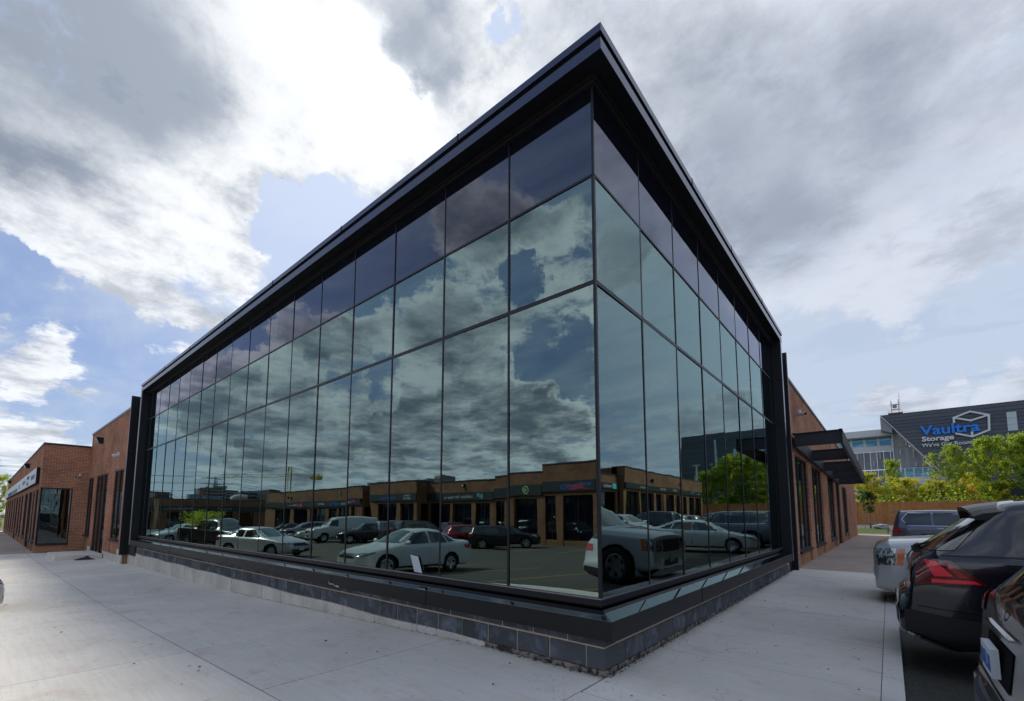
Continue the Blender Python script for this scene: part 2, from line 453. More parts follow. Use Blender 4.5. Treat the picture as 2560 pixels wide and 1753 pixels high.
# black anodised / painted metal of the glass box
def blackmetal_fn(t, b, o):
    v, g = wallvec(t); n = t.noise(t.map(v, scale=(6, .4, 1)), 4, 4, .6); n2_ = t.noise(v, 1.2, 3, .5)
    b.inputs['Roughness'].default_value = .3
    t.l.new(t.m('ADD', t.m('MULTIPLY', n, .16), .16), b.inputs['Roughness'])
    bump(t, b, n2_, .12, .01)
M_black = mat('black_metal', (.010, .010, .012), .45, spec=.35, fn=lambda t, b, o: bump(t, b, t.noise(wallvec(t)[0], 1.2, 3, .5), .12, .01))
M_fascia = mat('fascia_metal', (.075, .085, .13), .26, metal=.75, spec=.6, fn=blackmetal_fn)
M_mullion = mat('mullion_metal', (.010, .009, .014), .42, spec=.4)
M_ledge = mat('polished_ledge', (.26, .27, .28), .05, metal=1.0, spec=1.0)
M_soffit = mat('soffit_black', (.006, .006, .007), .55, spec=.3)
M_trim = mat('edge_trim', (.30, .28, .33), .35, metal=.7)
M_matte = mat('matte_black', (.012, .012, .013), .6, spec=.3)
M_steel = mat('canopy_steel', (.022, .025, .032), .48, spec=.5)
M_rivet = mat('rivet_steel', (.03, .033, .04), .4, spec=.6)
M_winframe = mat('window_frame', (.012, .014, .020), .4, spec=.5)
M_copc = mat('coping_dark', (.03, .032, .038), .5)
M_copl = mat('coping_grey', (.22, .23, .25), .45, metal=.3)
M_white = mat('white_plastic', (.62, .62, .62), .45)
M_lens = mat('lamp_lens', (.55, .58, .6), .2, spec=.6)
M_interior = mat('interior_dark', (.035, .035, .035), .9)
M_intfloor = mat('interior_floor', (.12, .115, .10), .8)
M_curtain = mat('curtain', (.14, .10, .07), .9)
M_paper = mat('paper_sheet', (.55, .6, .62), .8)
M_stripe = mat('pale_post', (.30, .36, .22), .8)

def glass_mat(name, ior, tint, through, wav=1.0, rough=0.0):
    m_ = bpy.data.materials.new(name); m_.use_nodes = True; t = NT(m_.node_tree)
    v, g = wallvec(t)
    oi = t.node('ShaderNodeObjectInfo')
    r = oi.outputs['Random']
    off = t.vm('SCALE', t.node('ShaderNodeCombineXYZ', ins={0: r, 1: t.m('MULTIPLY', r, 3.7), 2: r}).outputs[0], None, 31.0)
    vv = t.vm('ADD', v, off)
    n = t.noise(t.map(vv, scale=(1, .7, 1)), .75, 2, .4)
    n2_ = t.noise(t.map(vv, scale=(2.2, .25, 1)), 2.2, 2, .5)
    h = t.m('ADD', n, t.m('MULTIPLY', n2_, .10))
    bn = t.node('ShaderNodeBump', ins={'Height': h, 'Strength': 1.0, 'Distance': .0052 * wav})
    fr = t.node('ShaderNodeFresnel', ins={'IOR': ior})
    gl = t.node('ShaderNodeBsdfGlossy', ins={'Color': (*tint, 1), 'Roughness': rough, 'Normal': bn.outputs[0]})
    if through is None:
        ba = t.node('ShaderNodeBsdfDiffuse', ins={'Color': (.006, .007, .012, 1)})
    else:
        ba = t.node('ShaderNodeBsdfTransparent', ins={'Color': (*through, 1)})
    mx = t.node('ShaderNodeMixShader', ins={0: fr.outputs[0], 1: ba.outputs[0], 2: gl.outputs[0]})
    t.node('ShaderNodeOutputMaterial', ins={0: mx.outputs[0]})
    MATS[name] = m_
    return m_
G_vision = glass_mat('vision_glass', 3.1, (.74, .99, .97), (.36, .42, .40), .8)
G_spandrel = glass_mat('spandrel_glass', 2.2, (.82, .86, 1.0), None, .5)
G_window = glass_mat('window_glass', 2.1, (.80, .86, .88), (.47, .5, .49), .8)
G_far = glass_mat('far_window_glass', 2.0, (.55, .75, .80), None, .3)

# ------------------------------------------------------------------ mesh helpers
class MB:
    def __init__(s): s.v = []; s.f = []; s.mi = []
    def quad(s, a, b, c, d, mi=0):
        i = len(s.v); s.v += [tuple(a), tuple(b), tuple(c), tuple(d)]; s.f.append((i, i+1, i+2, i+3)); s.mi.append(mi); return s
    def box(s, x0, x1, y0, y1, z0, z1, mi=0, T=None):
        if x0 > x1: x0, x1 = x1, x0
        if y0 > y1: y0, y1 = y1, y0
        if z0 > z1: z0, z1 = z1, z0
        c = [(x0,y0,z0),(x1,y0,z0),(x1,y1,z0),(x0,y1,z0),(x0,y0,z1),(x1,y0,z1),(x1,y1,z1),(x0,y1,z1)]
        flip = False
        if T:
            c = [T(*p) for p in c]
            e1 = Vector(c[1]) - Vector(c[0]); e2 = Vector(c[3]) - Vector(c[0]); e3 = Vector(c[4]) - Vector(c[0])
            flip = e1.cross(e2).dot(e3) < 0
        i = len(s.v); s.v += c
        for q in ((0,3,2,1),(4,5,6,7),(0,1,5,4),(1,2,6,5),(2,3,7,6),(3,0,4,7)):
            q = tuple(i + k for k in q)
            s.f.append(q[::-1] if flip else q); s.mi.append(mi)
        return s
    def prism(s, poly, axis, a, b, mi=0, T=None):   # poly in the two other axes (order x,y,z without axis)
        def mk(p, q):
            c = [0, 0, 0]; k = 0
            for ax in range(3):
                if ax == axis: c[ax] = q
                else: c[ax] = p[k]; k += 1
            return T(*c) if T else tuple(c)
        n = len(poly); i = len(s.v)
        s.v += [mk(p, a) for p in poly] + [mk(p, b) for p in poly]
        s.f.append(tuple(range(i, i+n))); s.mi.append(mi)
        s.f.append(tuple(range(i+2*n-1, i+n-1, -1))); s.mi.append(mi)
        for k in range(n):
            s.f.append((i+k, i+n+k, i+n+(k+1) % n, i+(k+1) % n)); s.mi.append(mi)
        return s
    def tube(s, pts, rad, n=8, mi=0, cap=True):
        if not isinstance(rad, (list, tuple)): rad = [rad] * len(pts)
        base = len(s.v); prev = None
        for k, p in enumerate(pts):
            p = Vector(p)
            d = (Vector(pts[min(k+1, len(pts)-1)]) - Vector(pts[max(k-1, 0)])).normalized()
            a = d.orthogonal().normalized() if prev is None else (prev - d * prev.dot(d)).normalized()
            prev = a; b2 = d.cross(a)
            for j in range(n):
                t = 2*PI*j/n
                s.v.append(tuple(p + (a*math.cos(t) + b2*math.sin(t)) * rad[k]))
        for k in range(len(pts)-1):
            for j in range(n):
                a0 = base + k*n + j; a1 = base + k*n + (j+1) % n
                s.f.append((a0, a1, a1+n, a0+n)); s.mi.append(mi)
        if cap:
            s.f.append(tuple(base + j for j in range(n))[::-1]); s.mi.append(mi)
            e = base + (len(pts)-1)*n
            s.f.append(tuple(e + j for j in range(n))); s.mi.append(mi)
        return s
    def mesh(s, name, mats, smooth=False, fix=False):
        me = bpy.data.meshes.new(name)
        me.from_pydata(s.v, [], s.f)
        for m_ in (mats if isinstance(mats, (list, tuple)) else [mats]): me.materials.append(m_)
        if len(me.materials) > 1: me.polygons.foreach_set('material_index', s.mi)
        if smooth: me.polygons.foreach_set('use_smooth', [True]*len(me.polygons))
        me.update()
        if fix:
            bm = bmesh.new(); bm.from_mesh(me); bmesh.ops.recalc_face_normals(bm, faces=bm.faces); bm.to_mesh(me); bm.free()
        return me
    def build(s, name, mats, parent=None, smooth=False, fix=False, bevel=0, **tags):
        return link(s.mesh(name, mats, smooth, fix), name, parent, bevel=bevel, **tags)
def link(me, name, parent=None, loc=None, rot=None, bevel=0, **tags):
    o = bpy.data.objects.new(name, me); COL.objects.link(o)
    if loc is not None: o.location = loc
    if rot is not None: o.rotation_euler = rot
    if parent is not None: o.parent = parent
    for k, v in tags.items():
        if v is not None: o[{'cat': 'category'}.get(k, k)] = v
    if bevel:
        b = o.modifiers.new('bevel', 'BEVEL'); b.width = bevel; b.segments = 2; b.limit_method = 'ANGLE'
    return o
def thing(name, label, cat, loc=(0, 0, 0), rz=0, group=None):
    return link(None, name, None, loc, (0, 0, rz), label=label, cat=cat, group=group)
def bx(name, x0, x1, y0, y1, z0, z1, m_, parent=None, T=None, bevel=0, **tags):
    return MB().box(x0, x1, y0, y1, z0, z1, T=T).build(name, m_, parent, bevel=bevel, **tags)
def copy_tree(o, parent=None):
    c = o.copy(); COL.objects.link(c)
    if parent is not None: c.parent = parent
    for ch in o.children: copy_tree(ch, c)
    return c
def text_mesh(s, size, extrude=.01, offset=0.0, space=1.0, align='LEFT'):
    cu = bpy.data.curves.new('lettering', 'FONT'); cu.body = s; cu.size = size; cu.extrude = extrude; cu.offset = offset
    cu.space_character = space; cu.align_x = align; cu.resolution_u = 4
    o = bpy.data.objects.new('lettering', cu); COL.objects.link(o)
    dg = bpy.context.evaluated_depsgraph_get(); dg.update()
    me = bpy.data.meshes.new_from_object(o.evaluated_get(dg))
    bpy.data.objects.remove(o); bpy.data.curves.remove(cu)
    me.materials.clear()
    return me
def lettering(s, size, m_, parent, origin, udir, extrude=.01, offset=0.0, space=1.0, width=None, align='LEFT', **tags):
    """udir: reading direction (unit, horizontal); up is z; faces udir x z"""
    me = text_mesh(s, size, extrude, offset, space, align); me.materials.append(m_)
    if width:
        xs = [v.co.x for v in me.vertices]; k = width / (max(xs) - min(xs))
        for v in me.vertices: v.co.x *= k
    u = Vector(udir); up = Vector((0, 0, 1)); n = u.cross(up)
    M = Matrix(((u.x, up.x, n.x, origin[0]), (u.y, up.y, n.y, origin[1]), (u.z, up.z, n.z, origin[2]), (0, 0, 0, 1)))
    me.transform(M)
    return link(me, 'lettering', parent, **tags)
def lerp(a, b, t): return a + (b-a)*t
def interp(tab, x):
    if x <= tab[0][0]: return tab[0][1]
    for (a, va), (b, vb) in zip(tab, tab[1:]):
        if x <= b: return lerp(va, vb, (x-a)/(b-a))
    return tab[-1][1]
# ================================================================== THE SETTING
LEFTZ = [(-30, -.46), (-19.6, -.40), (-16.3, -.36), (-10, -.275), (-6.9, -.18), (-3, -.05), (-1.5, 0), (0, 0)]
def sw(x, y): return interp(LEFTZ, x) + interp([(0, 0), (12, .04), (42, .05)], y)
def lot(x, y):
    zl = interp([(-30, -.62), (-20, -.55), (-10, -.41), (-4, -.24), (0, -.135)], x)
    return zl + interp([(-25, -.36), (-4, 0)], y) + interp([(9, 0), (19, .18)], x) + interp([(18, 0), (42, .12), (50, .42), (63, .75)], y)
GX = [-1500, -400, -86, -30, -20, -10, -4, 0, 9, 19, 60, 400, 1500]
GY = [-1500, -400, -60, -25, -4, 18, 42, 50, 63, 100, 400, 2500]
def sheet(name, xs, ys, zf, m_, parent=None, **tags):
    mb = MB(); mb.v = [(x, y, zf(x, y)) for y in ys for x in xs]; nx = len(xs)
    for j in range(len(ys)-1):
        for i in range(nx-1):
            a = j*nx+i; mb.f.append((a, a+1, a+1+nx, a+nx)); mb.mi.append(0)
    return mb.build(name, m_, parent, **tags)
sheet('ground', GX, GY, lambda x, y: lot(x, y) - .06, M_ground, kind='structure')
sheet('parking_lot', [x for x in GX if -100 < x < 70] , [y for y in GY if -70 < y < 70], lambda x, y: lot(x, y), M_asph, kind='structure')
sheet('lawn', [-60, -30, -20, -10, -4, 0, 1.9], [42.4, 44, 50, 51], lambda x, y: lot(x, y) + .09, M_grass, kind='structure')
def strip(name, x0, x1, y0, y1, m_, zf, th=.14, up=0.0, parent=None, **tags):
    mb = MB(); mb.box(x0, x1, y0, y1, 0, 1, T=lambda x, y, z: (x, y, zf(x, y) + up - (0 if z else th)))
    return mb.build(name, m_, parent, **tags)
# new concrete pavement: slabs separated by tooled joints
pav = sheet('pavement', [-30, -19.6, -16.3, -10, -6.9, -3, -1.5, 0, 2.08], [-3.99, 0, 10.9], lambda x, y: sw(x, y) - .012, M_joint, kind='structure')
rx = random.Random(4)
def slab(x0, x1, y0, y1, m_, parent):
    g = .006
    dz = rx.uniform(-.0015, .0015)
    xs = [x0+g] + [a for a, _ in LEFTZ if x0 + .1 < a < x1 - .1] + [x1-(.0008 if x1 > 1.9 else g)]
    mb = MB()
    for a, b in zip(xs, xs[1:]):
        mb.box(a, b, y0+g, y1-g, 0, 1, T=lambda x, y, z: (x, y, sw(x, y) + dz - (0 if z else .14)))
    return mb.build('slab', m_, parent)
YR = [-3.99, -2.2, -.5, 1.15, 2.75, 4.35, 5.95, 7.55, 9.2, 10.9]
for a, b in zip(YR, YR[1:]): slab(.07 if a >= -.6 else .06, 1.94, a, b, M_conc, pav)
slab(-1.98, .06, -2.2, -.07, M_conc, pav); slab(-3.95, -1.98, -2.2, -.07, M_conc, pav)
XL = [.06, -3.95, -9.6, -15.2, -20.8, -25.2, -29.5]
for a, b in zip(XL, XL[1:]):
    slab(b, a, -3.99, -2.2, M_conc, pav)
    if b < -3.95: slab(b, a, -2.2, -.07, M_conc, pav)
slab(.06, 1.94, -3.99, -2.2, M_conc, pav) if False else None
# old brown concrete walks
walk = sheet('old_walk', [.0, 2.08], [10.9, 42.3], lambda x, y: sw(x, y) - .012, M_joint, kind='structure')
yy = 10.9
while yy < 42:
    b = min(yy + 3.1, 42.3)
    mb = MB(); g = .006; mb.box(.02, 1.942, yy+g, b-g, 0, 1, T=lambda x, y, z: (x, y, sw(x, y) - (0 if z else .14))); mb.build('slab', M_conc_old, walk); yy = b
walk2 = sheet('old_walk', [-76, -29.5], [-3.99, -1.9], lambda x, y: sw(x, y) - .015, M_joint, kind='structure')
xx = -29.5
while xx > -74:
    b = xx - 3.0
    mb = MB(); mb.box(b+.006, xx-.006, -3.98, -1.9, 0, 1, T=lambda x, y, z: (x, y, sw(x, y) - .003 - (0 if z else .14))); mb.build('slab', M_conc_old, walk2); xx = b
kb = link(None, "curb", None, kind="structure")
for a, b in zip([-3.99, -.5, 2.75, 5.95, 9.2, 12.5, 15.8, 19.1, 22.4, 25.7, 29, 32.3, 35.6, 38.9], [-.5, 2.75, 5.95, 9.2, 12.5, 15.8, 19.1, 22.4, 25.7, 29, 32.3, 35.6, 38.9, 42.3]):
    strip('curbstone', 1.945, 2.09, a+.004, b-.004, M_curb if a < 9 else M_conc_old, sw, .3, .001, kb)
for a, b in zip([2.09, -3.95, -9.6, -15.2, -20.8, -25.2], [-3.95, -9.6, -15.2, -20.8, -25.2, -29.5]):
    strip('curbstone', b+.004, a-.004, -4.14, -3.995, M_curb, sw, .4, .001, kb)
strip('curbstone', -60, 2.0, 42.32, 42.46, M_curb, lambda x, y: lot(x, y) + .12, .3, 0, kb)
# stall lines
ml = link(None, 'stall_lines', None, kind='structure')
def line(x0, y0, x1, y1, wd=.1, m_=M_yellow, n=6):
    mb = MB(); d = Vector((x1-x0, y1-y0, 0)); L = d.length; d /= L; s_ = Vector((-d.y, d.x, 0)) * wd/2
    for i in range(n):
        p = Vector((x0, y0, 0)) + d*L*i/n; q = Vector((x0, y0, 0)) + d*L*(i+1)/n
        vs = [p - s_, q - s_, q + s_, p + s_]
        mb.quad(*[(v.x, v.y, lot(v.x, v.y) + .006) for v in vs])
    mb.build('painted_line', m_, ml)
for y in (-1.55, 1.35, 4.75, 8.6, 11.5, 14.4, 17.0, 19.9, 24.2, 27.1): line(2.35, y, 7.4, y + .25)
for i in range(9):
    x = -3.5 - 3.1*i; line(x, -4.4, x + 2.1, -9.4)
for i in range(9): line(9.6, 20 + 3*i, 14.6, 20 + 3*i)
for i in range(16): line(-12 - 3.0*i, -17.0, -12.8 - 3.0*i, -21.6)

# ================================================================== GLASS BUILDING
gb = thing('glass_building', 'black framed corner building clad in tall mirrored glass panes under a sharp roof edge', 'building')
TL = lambda u, v, z: (-u, -v, z)
TR = lambda u, v, z: (v, u, z)
Z_S, Z_2, Z_1, Z_T = .68, 3.778, 4.924, 5.92
def prof(name, pts, T, u0, u1, m_, parent=gb, mitre=False, bevel=0, miscut=0):
    """extrude a (v,z) profile along u; with mitre the start follows u=-v (outside corner)"""
    mb = MB(); n = len(pts)
    mb.v = [T(-v if mitre else u0, v, z) for v, z in pts] + [T(u1, v, z) for v, z in pts]
    mb.f = [tuple(range(n)), tuple(range(2*n-1, n-1, -1))] + [(k, n+k, n+(k+1) % n, (k+1) % n) for k in range(n)]
    mb.mi = [0]*len(mb.f)
    return mb.build(name, m_, parent, fix=True, bevel=bevel)
rg = random.Random(8)
for T, pw, N, ue, sgn in ((TL, 1.126, 16, 18.6, 'L'), (TR, 1.133, 8, 9.35, 'R')):
    us = [k*pw for k in range(N+1)] + [ue]
    for k in range(N+1):
        a, b = us[k] + (.0155 if k else .026), us[k+1] - .0155 if k < N else us[k+1]
        for z0, z1, gm, nm in ((Z_S, Z_2-.025, G_vision, 'vision_pane'), (Z_2+.025, Z_1-.016, G_vision, 'vision_pane'), (Z_1+.016, Z_T, G_spandrel, 'spandrel_pane')):
            aa, bb = (a, b) if gm is G_vision else (a-.005, b+.005 if k < N else b)
            # every pane sits at a very slightly different angle
            tu, tz = rg.uniform(-.0036, .0036), rg.uniform(-.0016, .0016)
            mb = MB()
            mb.box(aa, bb, -.024, 0, z0, z1, T=lambda u, v, z, tu=tu, tz=tz, aa=aa, z0=z0: T(u, v - .004 + (u-aa)*tu + (z-z0)*tz, z))
            mb.build(nm, gm, gb)
        if gm is G_spandrel: pass
    for k in range(1, N+1):
        bx('mullion', us[k]-.0135, us[k]+.0135, -.06, .003, Z_S, Z_1, M_mullion, gb, T)
        bx('mullion', us[k]-.008, us[k]+.008, -.05, .002, Z_1+.002, Z_T, M_mullion, gb, T)
    for k in range(N+1):
        a, b = us[k] + .0135, us[k+1] - .0135
        bx('transom', a, b, -.06, .004, Z_2-.022, Z_2+.022, M_mullion, gb, T)
        bx('transom', a, b, -.05, .006, Z_1-.013, Z_1+.013, M_mullion, gb, T)
    # thin bright bead under the glass, then the black sill frame
    prof('glazing_bead', [(-.03, .662), (.012, .662), (.012, .6735), (-.03, .6795)], T, 0, ue, M_trim, mitre=True)
    prof('sill_frame', [(-.03, .606), (.016, .606), (.014, .661), (-.03, .661)], T, 0, ue, M_black, mitre=True)
    prof('shadow_gap', [(-.03, .592), (-.004, .592), (-.004, .6055), (-.03, .6055)], T, 0, ue, M_soffit, mitre=True)
    # projecting ledge in pressed panels
    J = [0, 2.25, 4.5, 6.75, 9.0, 11.25, 13.5, 15.75, 18.73] if sgn == 'L' else [0, 2.25, 4.5, 6.75, 9.5]
    for i, (a, b) in enumerate(zip(J, J[1:])):
        dv = rg.uniform(-.003, .003)
        o = prof('ledge_panel', [(-.01, .5915), (.213+dv, .531), (.213+dv, .358), (.070, .358), (.070, .5)], T, a+.004, b-.004, M_ledge, mitre=(i == 0))
        prof('ledge_face', [(.2135+dv, .5285), (.2165+dv, .5265), (.2165+dv, .3575), (.2135+dv, .3575)], T, a+.004, b-.004, M_black, mitre=(i == 0))
    # roof edge: lower fascia band, dark groove, cap
    for i, (a, b) in enumerate(zip(J, J[1:])):
        e = b - .003 if i < len(J)-2 else (18.66+.09 if sgn == 'L' else 9.6)
        prof('fascia_panel', [(.10, 6.0), (.221, 6.0), (.221, 6.122), (.10, 6.122)], T, a+.003, e, M_fascia, mitre=(i == 0))
    prof('fascia_groove', [(.02, 6.1225), (.192, 6.1225), (.192, 6.184), (.02, 6.184)], T, 0, J[-1]-.02, M_soffit, mitre=True)
    K = [0, .85*2.1, 4.6, 7.3, 10.1, 12.9, 15.6, 18.78] if sgn == 'L' else [0, 2.49, 4.62, 7.2, 9.64]
    for i, (a, b) in enumerate(zip(K, K[1:])):
        prof('roof_cap', [(-.1, 6.1845), (.229, 6.1845), (.229, 6.268), (-.1, 6.272)], T, a+.003, b-.003, M_fascia, mitre=(i == 0))
        if i: bx('cap_clip', a-.012, a+.012, .20, .2325, 6.18, 6.276, M_matte, gb, T)
    prof('soffit', [(.0, 6.004), (.0995, 6.004), (.0995, 6.04), (.0, 6.04)], T, 0, ue, M_soffit, mitre=True)
    prof('soffit_edge', [(.0997, 6.003), (.2185, 6.003), (.2185, 5.9985), (.0997, 5.9985)], T, 0, ue, M_soffit, mitre=True)
    prof('head_frame', [(-.05, Z_T+.001), (.03, Z_T+.001), (.03, 5.955), (.055, 5.955), (.055, 6.0035), (-.05, 6.0035)], T, 0, ue, M_matte, mitre=True)
    # jamb at the end of the glass
    bx('jamb', ue+.001, ue+.13, -.06, .212, .532, 6.0, M_black, gb, T)
    for z0, z1 in ((.36, 3.785), (3.795, 4.945), (4.955, 6.0)):
        bx('jamb_cover', ue-.004, ue+.134, .2125, .224, z0, z1, M_trim if sgn == 'L' else M_fascia, gb, T)
        bx('jamb_lining', ue-.012, ue, .002, .205, max(z0, .57), z1, M_black, gb, T)
    # recessed black return and projecting fin beyond it
    fe = 19.58 if sgn == 'L' else 10.41
    bx('black_return', ue+.14, fe-.001, -.10, -.04, -.02 if sgn == 'R' else -.05, 5.9, M_matte, gb, T)
    fv = .33 if sgn == 'L' else .185
    zb = -.06 if sgn == 'L' else .03
    for z0, z1 in ((zb, 3.84), (3.85, 5.035), (5.045, 5.97)):
        bx('side_fin', fe, fe+.07, -.10, fv, z0, z1, M_matte, gb, T)
        bx('fin_edge', fe+.004, fe+.066, fv+.001, fv+.014, z0, z1, M_trim, gb, T)
    if sgn == 'L': bx('black_return', 18.35, 19.56, .074, .10, -.045, .355, M_matte, gb, T)
    else: bx('black_return', 9.62, 10.40, .0, .05, .04, .355, M_matte, gb, T)
# corner post
bx('corner_post', -.024, .006, -.006, .024, Z_S, Z_1, M_mullion, gb)
bx('corner_post', -.010, .008, -.008, .010, Z_1+.001, Z_T, M_mullion, gb)
mat('dirty_footing', (.1, .08, .06), .95, fn=lambda t, b, o: t.l.new(t.mix(t.ss(t.noise(pos(t), 14, 4, .7), .4, .62), (.035, .03, .028), (.34, .28, .23)), b.inputs['Base Color']))
# plinth: mortar core and charcoal blocks
bx('mortar_bed', -19.55, .052, -.052, .3, .052, .47, M_mortar, gb)
bx('mortar_bed', -.3, .0525, .302, 9.9, .052, .47, M_mortar, gb)
def block_mesh(L, D, H):
    mb = MB().box(-L/2, L/2, -D/2, D/2, -H/2, H/2); me = mb.mesh('block', M_cmu)
    bm = bmesh.new(); bm.from_mesh(me); bmesh.ops.bevel(bm, geom=bm.edges[:], offset=.004, segments=1, affect='EDGES'); bm.to_mesh(me); bm.free()
    return me
bl, br = block_mesh(.396, .06, .184), block_mesh(.06, .413, .184)
corner_b = MB().box(-.126, .0615, -.0615, .350, .056, .238).build('block', M_cmu, gb, bevel=.004)
corner_c = MB().box(-.33, .0612, -.0612, .145, .255, .46).build('block', M_cmu, gb, bevel=.004)
pl = random.Random(3)
for k in range(47):
    x = -.136 - .2005 - k*.413
    if x < -19.4: break
    link(bl, 'block', gb, (x, -.0325 + pl.uniform(-.002, .002), .147))
    x2 = -.34 - .2005 - k*.413
    if x2 > -19.4: link(bl, 'block', gb, (x2, -.0325 + pl.uniform(-.002, .002), .352))
for k in range(23):
    y = .36 + .209 + k*.430
    if y > 9.7: break
    link(br, 'block', gb, (.0325 + pl.uniform(-.002, .002), y, .147))
    y2 = .155 + .209 + k*.430
    link(br, 'block', gb, (.0325 + pl.uniform(-.002, .002), y2, .352))
# board-marked concrete footing that shows as the pavement falls away
x = -1.4; i = 0
fr_ = random.Random(9)
while x > -19.55:
    wd = fr_.uniform(.36, .52); b = max(x - wd, -19.62)
    mb = MB(); dv = fr_.uniform(-.006, .006)
    mb.box(b+.004, x-.004, -.074+dv, .2, 0, 1, T=lambda x_, y_, z_: (x_, y_, (.046 + .012*math.sin(x_*2.3)) if z_ else sw(x_, -.05) - .1))
    mb.build('footing_panel', M_fnd, gb, bevel=.003); x = b
bx('footing_panel', -1.395, .060, -.060, .3, -.2, .046, MATS['dirty_footing'], gb)
bx('footing_panel', -.2, .060, .303, 9.9, -.2, .046, MATS['dirty_footing'], gb)
# lumpy mortar droppings along the foot
mb = MB(); cr = random.Random(5)
for k in range(900):
    side = cr.random() < .55
    t = cr.random()**1.6
    if side: px, py = -t*9.0 + .06, -.085 - abs(cr.gauss(0, .018))
    else: px, py = .085 + abs(cr.gauss(0, .018)), -.05 + t*9.4
    s_ = cr.uniform(.004, .016)
    zg = sw(px, py)
    pts = [Vector((cr.uniform(-1, 1), cr.uniform(-1, 1), cr.uniform(-.2, .8))) * s_ for _ in range(4)]
    i = len(mb.v); mb.v += [(px + p.x*1.4, py + p.y, zg + .002 + max(p.z, -.001)) for p in pts]
    for f in ((0, 1, 2), (0, 2, 3), (0, 3, 1), (1, 3, 2)): mb.f.append(tuple(i+j for j in f)); mb.mi.append(0)
M_crumb = mat('mortar_crumbs', (.2, .15, .11), .95, fn=lambda t, b, o: t.l.new(t.mix(t.ss(t.noise(pos(t), 9, 3, .7), .4, .6), (.07, .05, .035), (.36, .30, .26)), b.inputs['Base Color']))
mb.build('mortar_crumbs', M_crumb, None, kind='stuff', label='loose crumbs of mortar and dry leaves along the foot of the block plinth', cat='debris')
mb = MB(); lr = random.Random(15)
for k in range(170):
    if k < 90: px, py = lr.uniform(-12, 1.9), lr.uniform(-3.9, -.1)
    else: px, py = lr.uniform(.1, 2.0), lr.uniform(-.3, 10)
    a = lr.uniform(0, 6.28); s_ = lr.uniform(.008, .022); zg = sw(px, py) + .002
    i = len(mb.v); mb.v += [(px + s_*math.cos(a), py + s_*math.sin(a), zg), (px + s_*.5*math.cos(a+1.6), py + s_*.5*math.sin(a+1.6), zg + s_*lr.uniform(.1, .6)), (px - s_*math.cos(a), py - s_*math.sin(a), zg + s_*.2), (px - s_*.5*math.cos(a+1.6), py - s_*.5*math.sin(a+1.6), zg)]
    mb.f.append((i, i+1, i+2, i+3)); mb.mi.append(0)
mb.build('dry_leaves', mat('dry_leaf', (.12, .06, .03), .9), None, kind='stuff', label='scattered dry leaf scraps and grit on the pale pavement', cat='leaves')
# torn tape / scratch on the ledge
mb = MB(); q = [(-4.58, .42), (-4.52, .385), (-4.45, .40), (-4.38, .372), (-4.30, .385), (-4.24, .362), (-4.28, .355), (-4.36, .362), (-4.45, .385), (-4.53, .372)]
mb.prism([(x_, z_) for x_, z_ in q], 1, -.2185, -.2235)
mb.build('scraped_edge', mat('scraped_metal', (.45, .45, .46), .4), gb, fix=True)
# interior seen faintly through the panes
bx('inside_floor', -18.5, -.1, .1, 9.2, .40, .45, M_intfloor, gb)
bx('inside_wall', -18.5, -.1, 9.25, 9.3, .45, 5.7, M_interior, gb)
bx('inside_wall', -18.57, -18.5, .1, 9.3, .45, 5.7, M_interior, gb)
bx('ceiling', -18.5, -.1, .1, 9.2, 5.0, 5.1, M_interior, gb)
bx('roof_deck', -18.6, -.04, .04, 9.4, 5.95, 6.18, M_copc, gb)
for xx_ in (-4.5, -9.0, -13.5): bx('inside_column', xx_-.1, xx_+.1, 4.4, 4.6, .45, 5.0, M_interior, gb)
bx('inside_post', -5.55, -5.51, .78, .82, .45, 1.9, M_white, gb)
bx('inside_blind', -6.66, -6.30, .98, 1.02, .45, 1.75, M_stripe, gb)
bx('inside_blind', -12.62, -11.95, .98, 1.02, .45, 3.6, M_stripe, gb)
mb = MB(); mb.prism([(-2.82, .915), (-2.66, .90), (-2.57, .69), (-2.73, .70)], 1, -.002, .004)
mb.build('taped_paper', M_paper, None, fix=True, label='slanted white sheet of paper stuck low on a pane near the white sedan reflection', cat='paper').location = (0, -.016, 0)

# ================================================================== BRICK WINGS
def window(parent, T, u0, u1, z0, z1, v=-.045, bars=1, gm=None, m_frame=None, door=False, sill=True):
    gm = gm or G_window; m_frame = m_frame or M_winframe
    fw = .055
    fr = MB()
    fr.box(u0, u0+fw, v-.04, v+.03, z0, z1, T=T); fr.box(u1-fw, u1, v-.04, v+.03, z0, z1, T=T)
    fr.box(u0+fw, u1-fw, v-.04, v+.0295, z1-fw, z1, T=T); fr.box(u0+fw, u1-fw, v-.04, v+.0295, z0, z0+fw, T=T)
    us = [u0+fw + (u1-u0-2*fw)*k/(bars+1) for k in range(bars+2)]
    for k in range(1, bars+1): fr.box(us[k]-.025, us[k]+.025, v-.035, v+.029, z0+fw, z1-fw, T=T)
    f = fr.build('door' if door else 'window', m_frame, parent)
    for k in range(bars+1):
        MB().box(us[k]+(.025 if k else 0), us[k+1]-(.025 if k < bars else 0), v-.012, v, z0+fw, z1-fw, T=T).build('pane', gm, f)
    if sill and not door: MB().box(u0+.0, u1-.0, v+.031, v+.13, z0-.05, z0+.012, T=T).build('sill', M_winframe, f)
    if door:
        MB().box(u0+fw+.06, u0+fw+.09, v+.03, v+.07, z0+.9, z0+1.25, T=T).build('handle', M_trim, f)
    return f
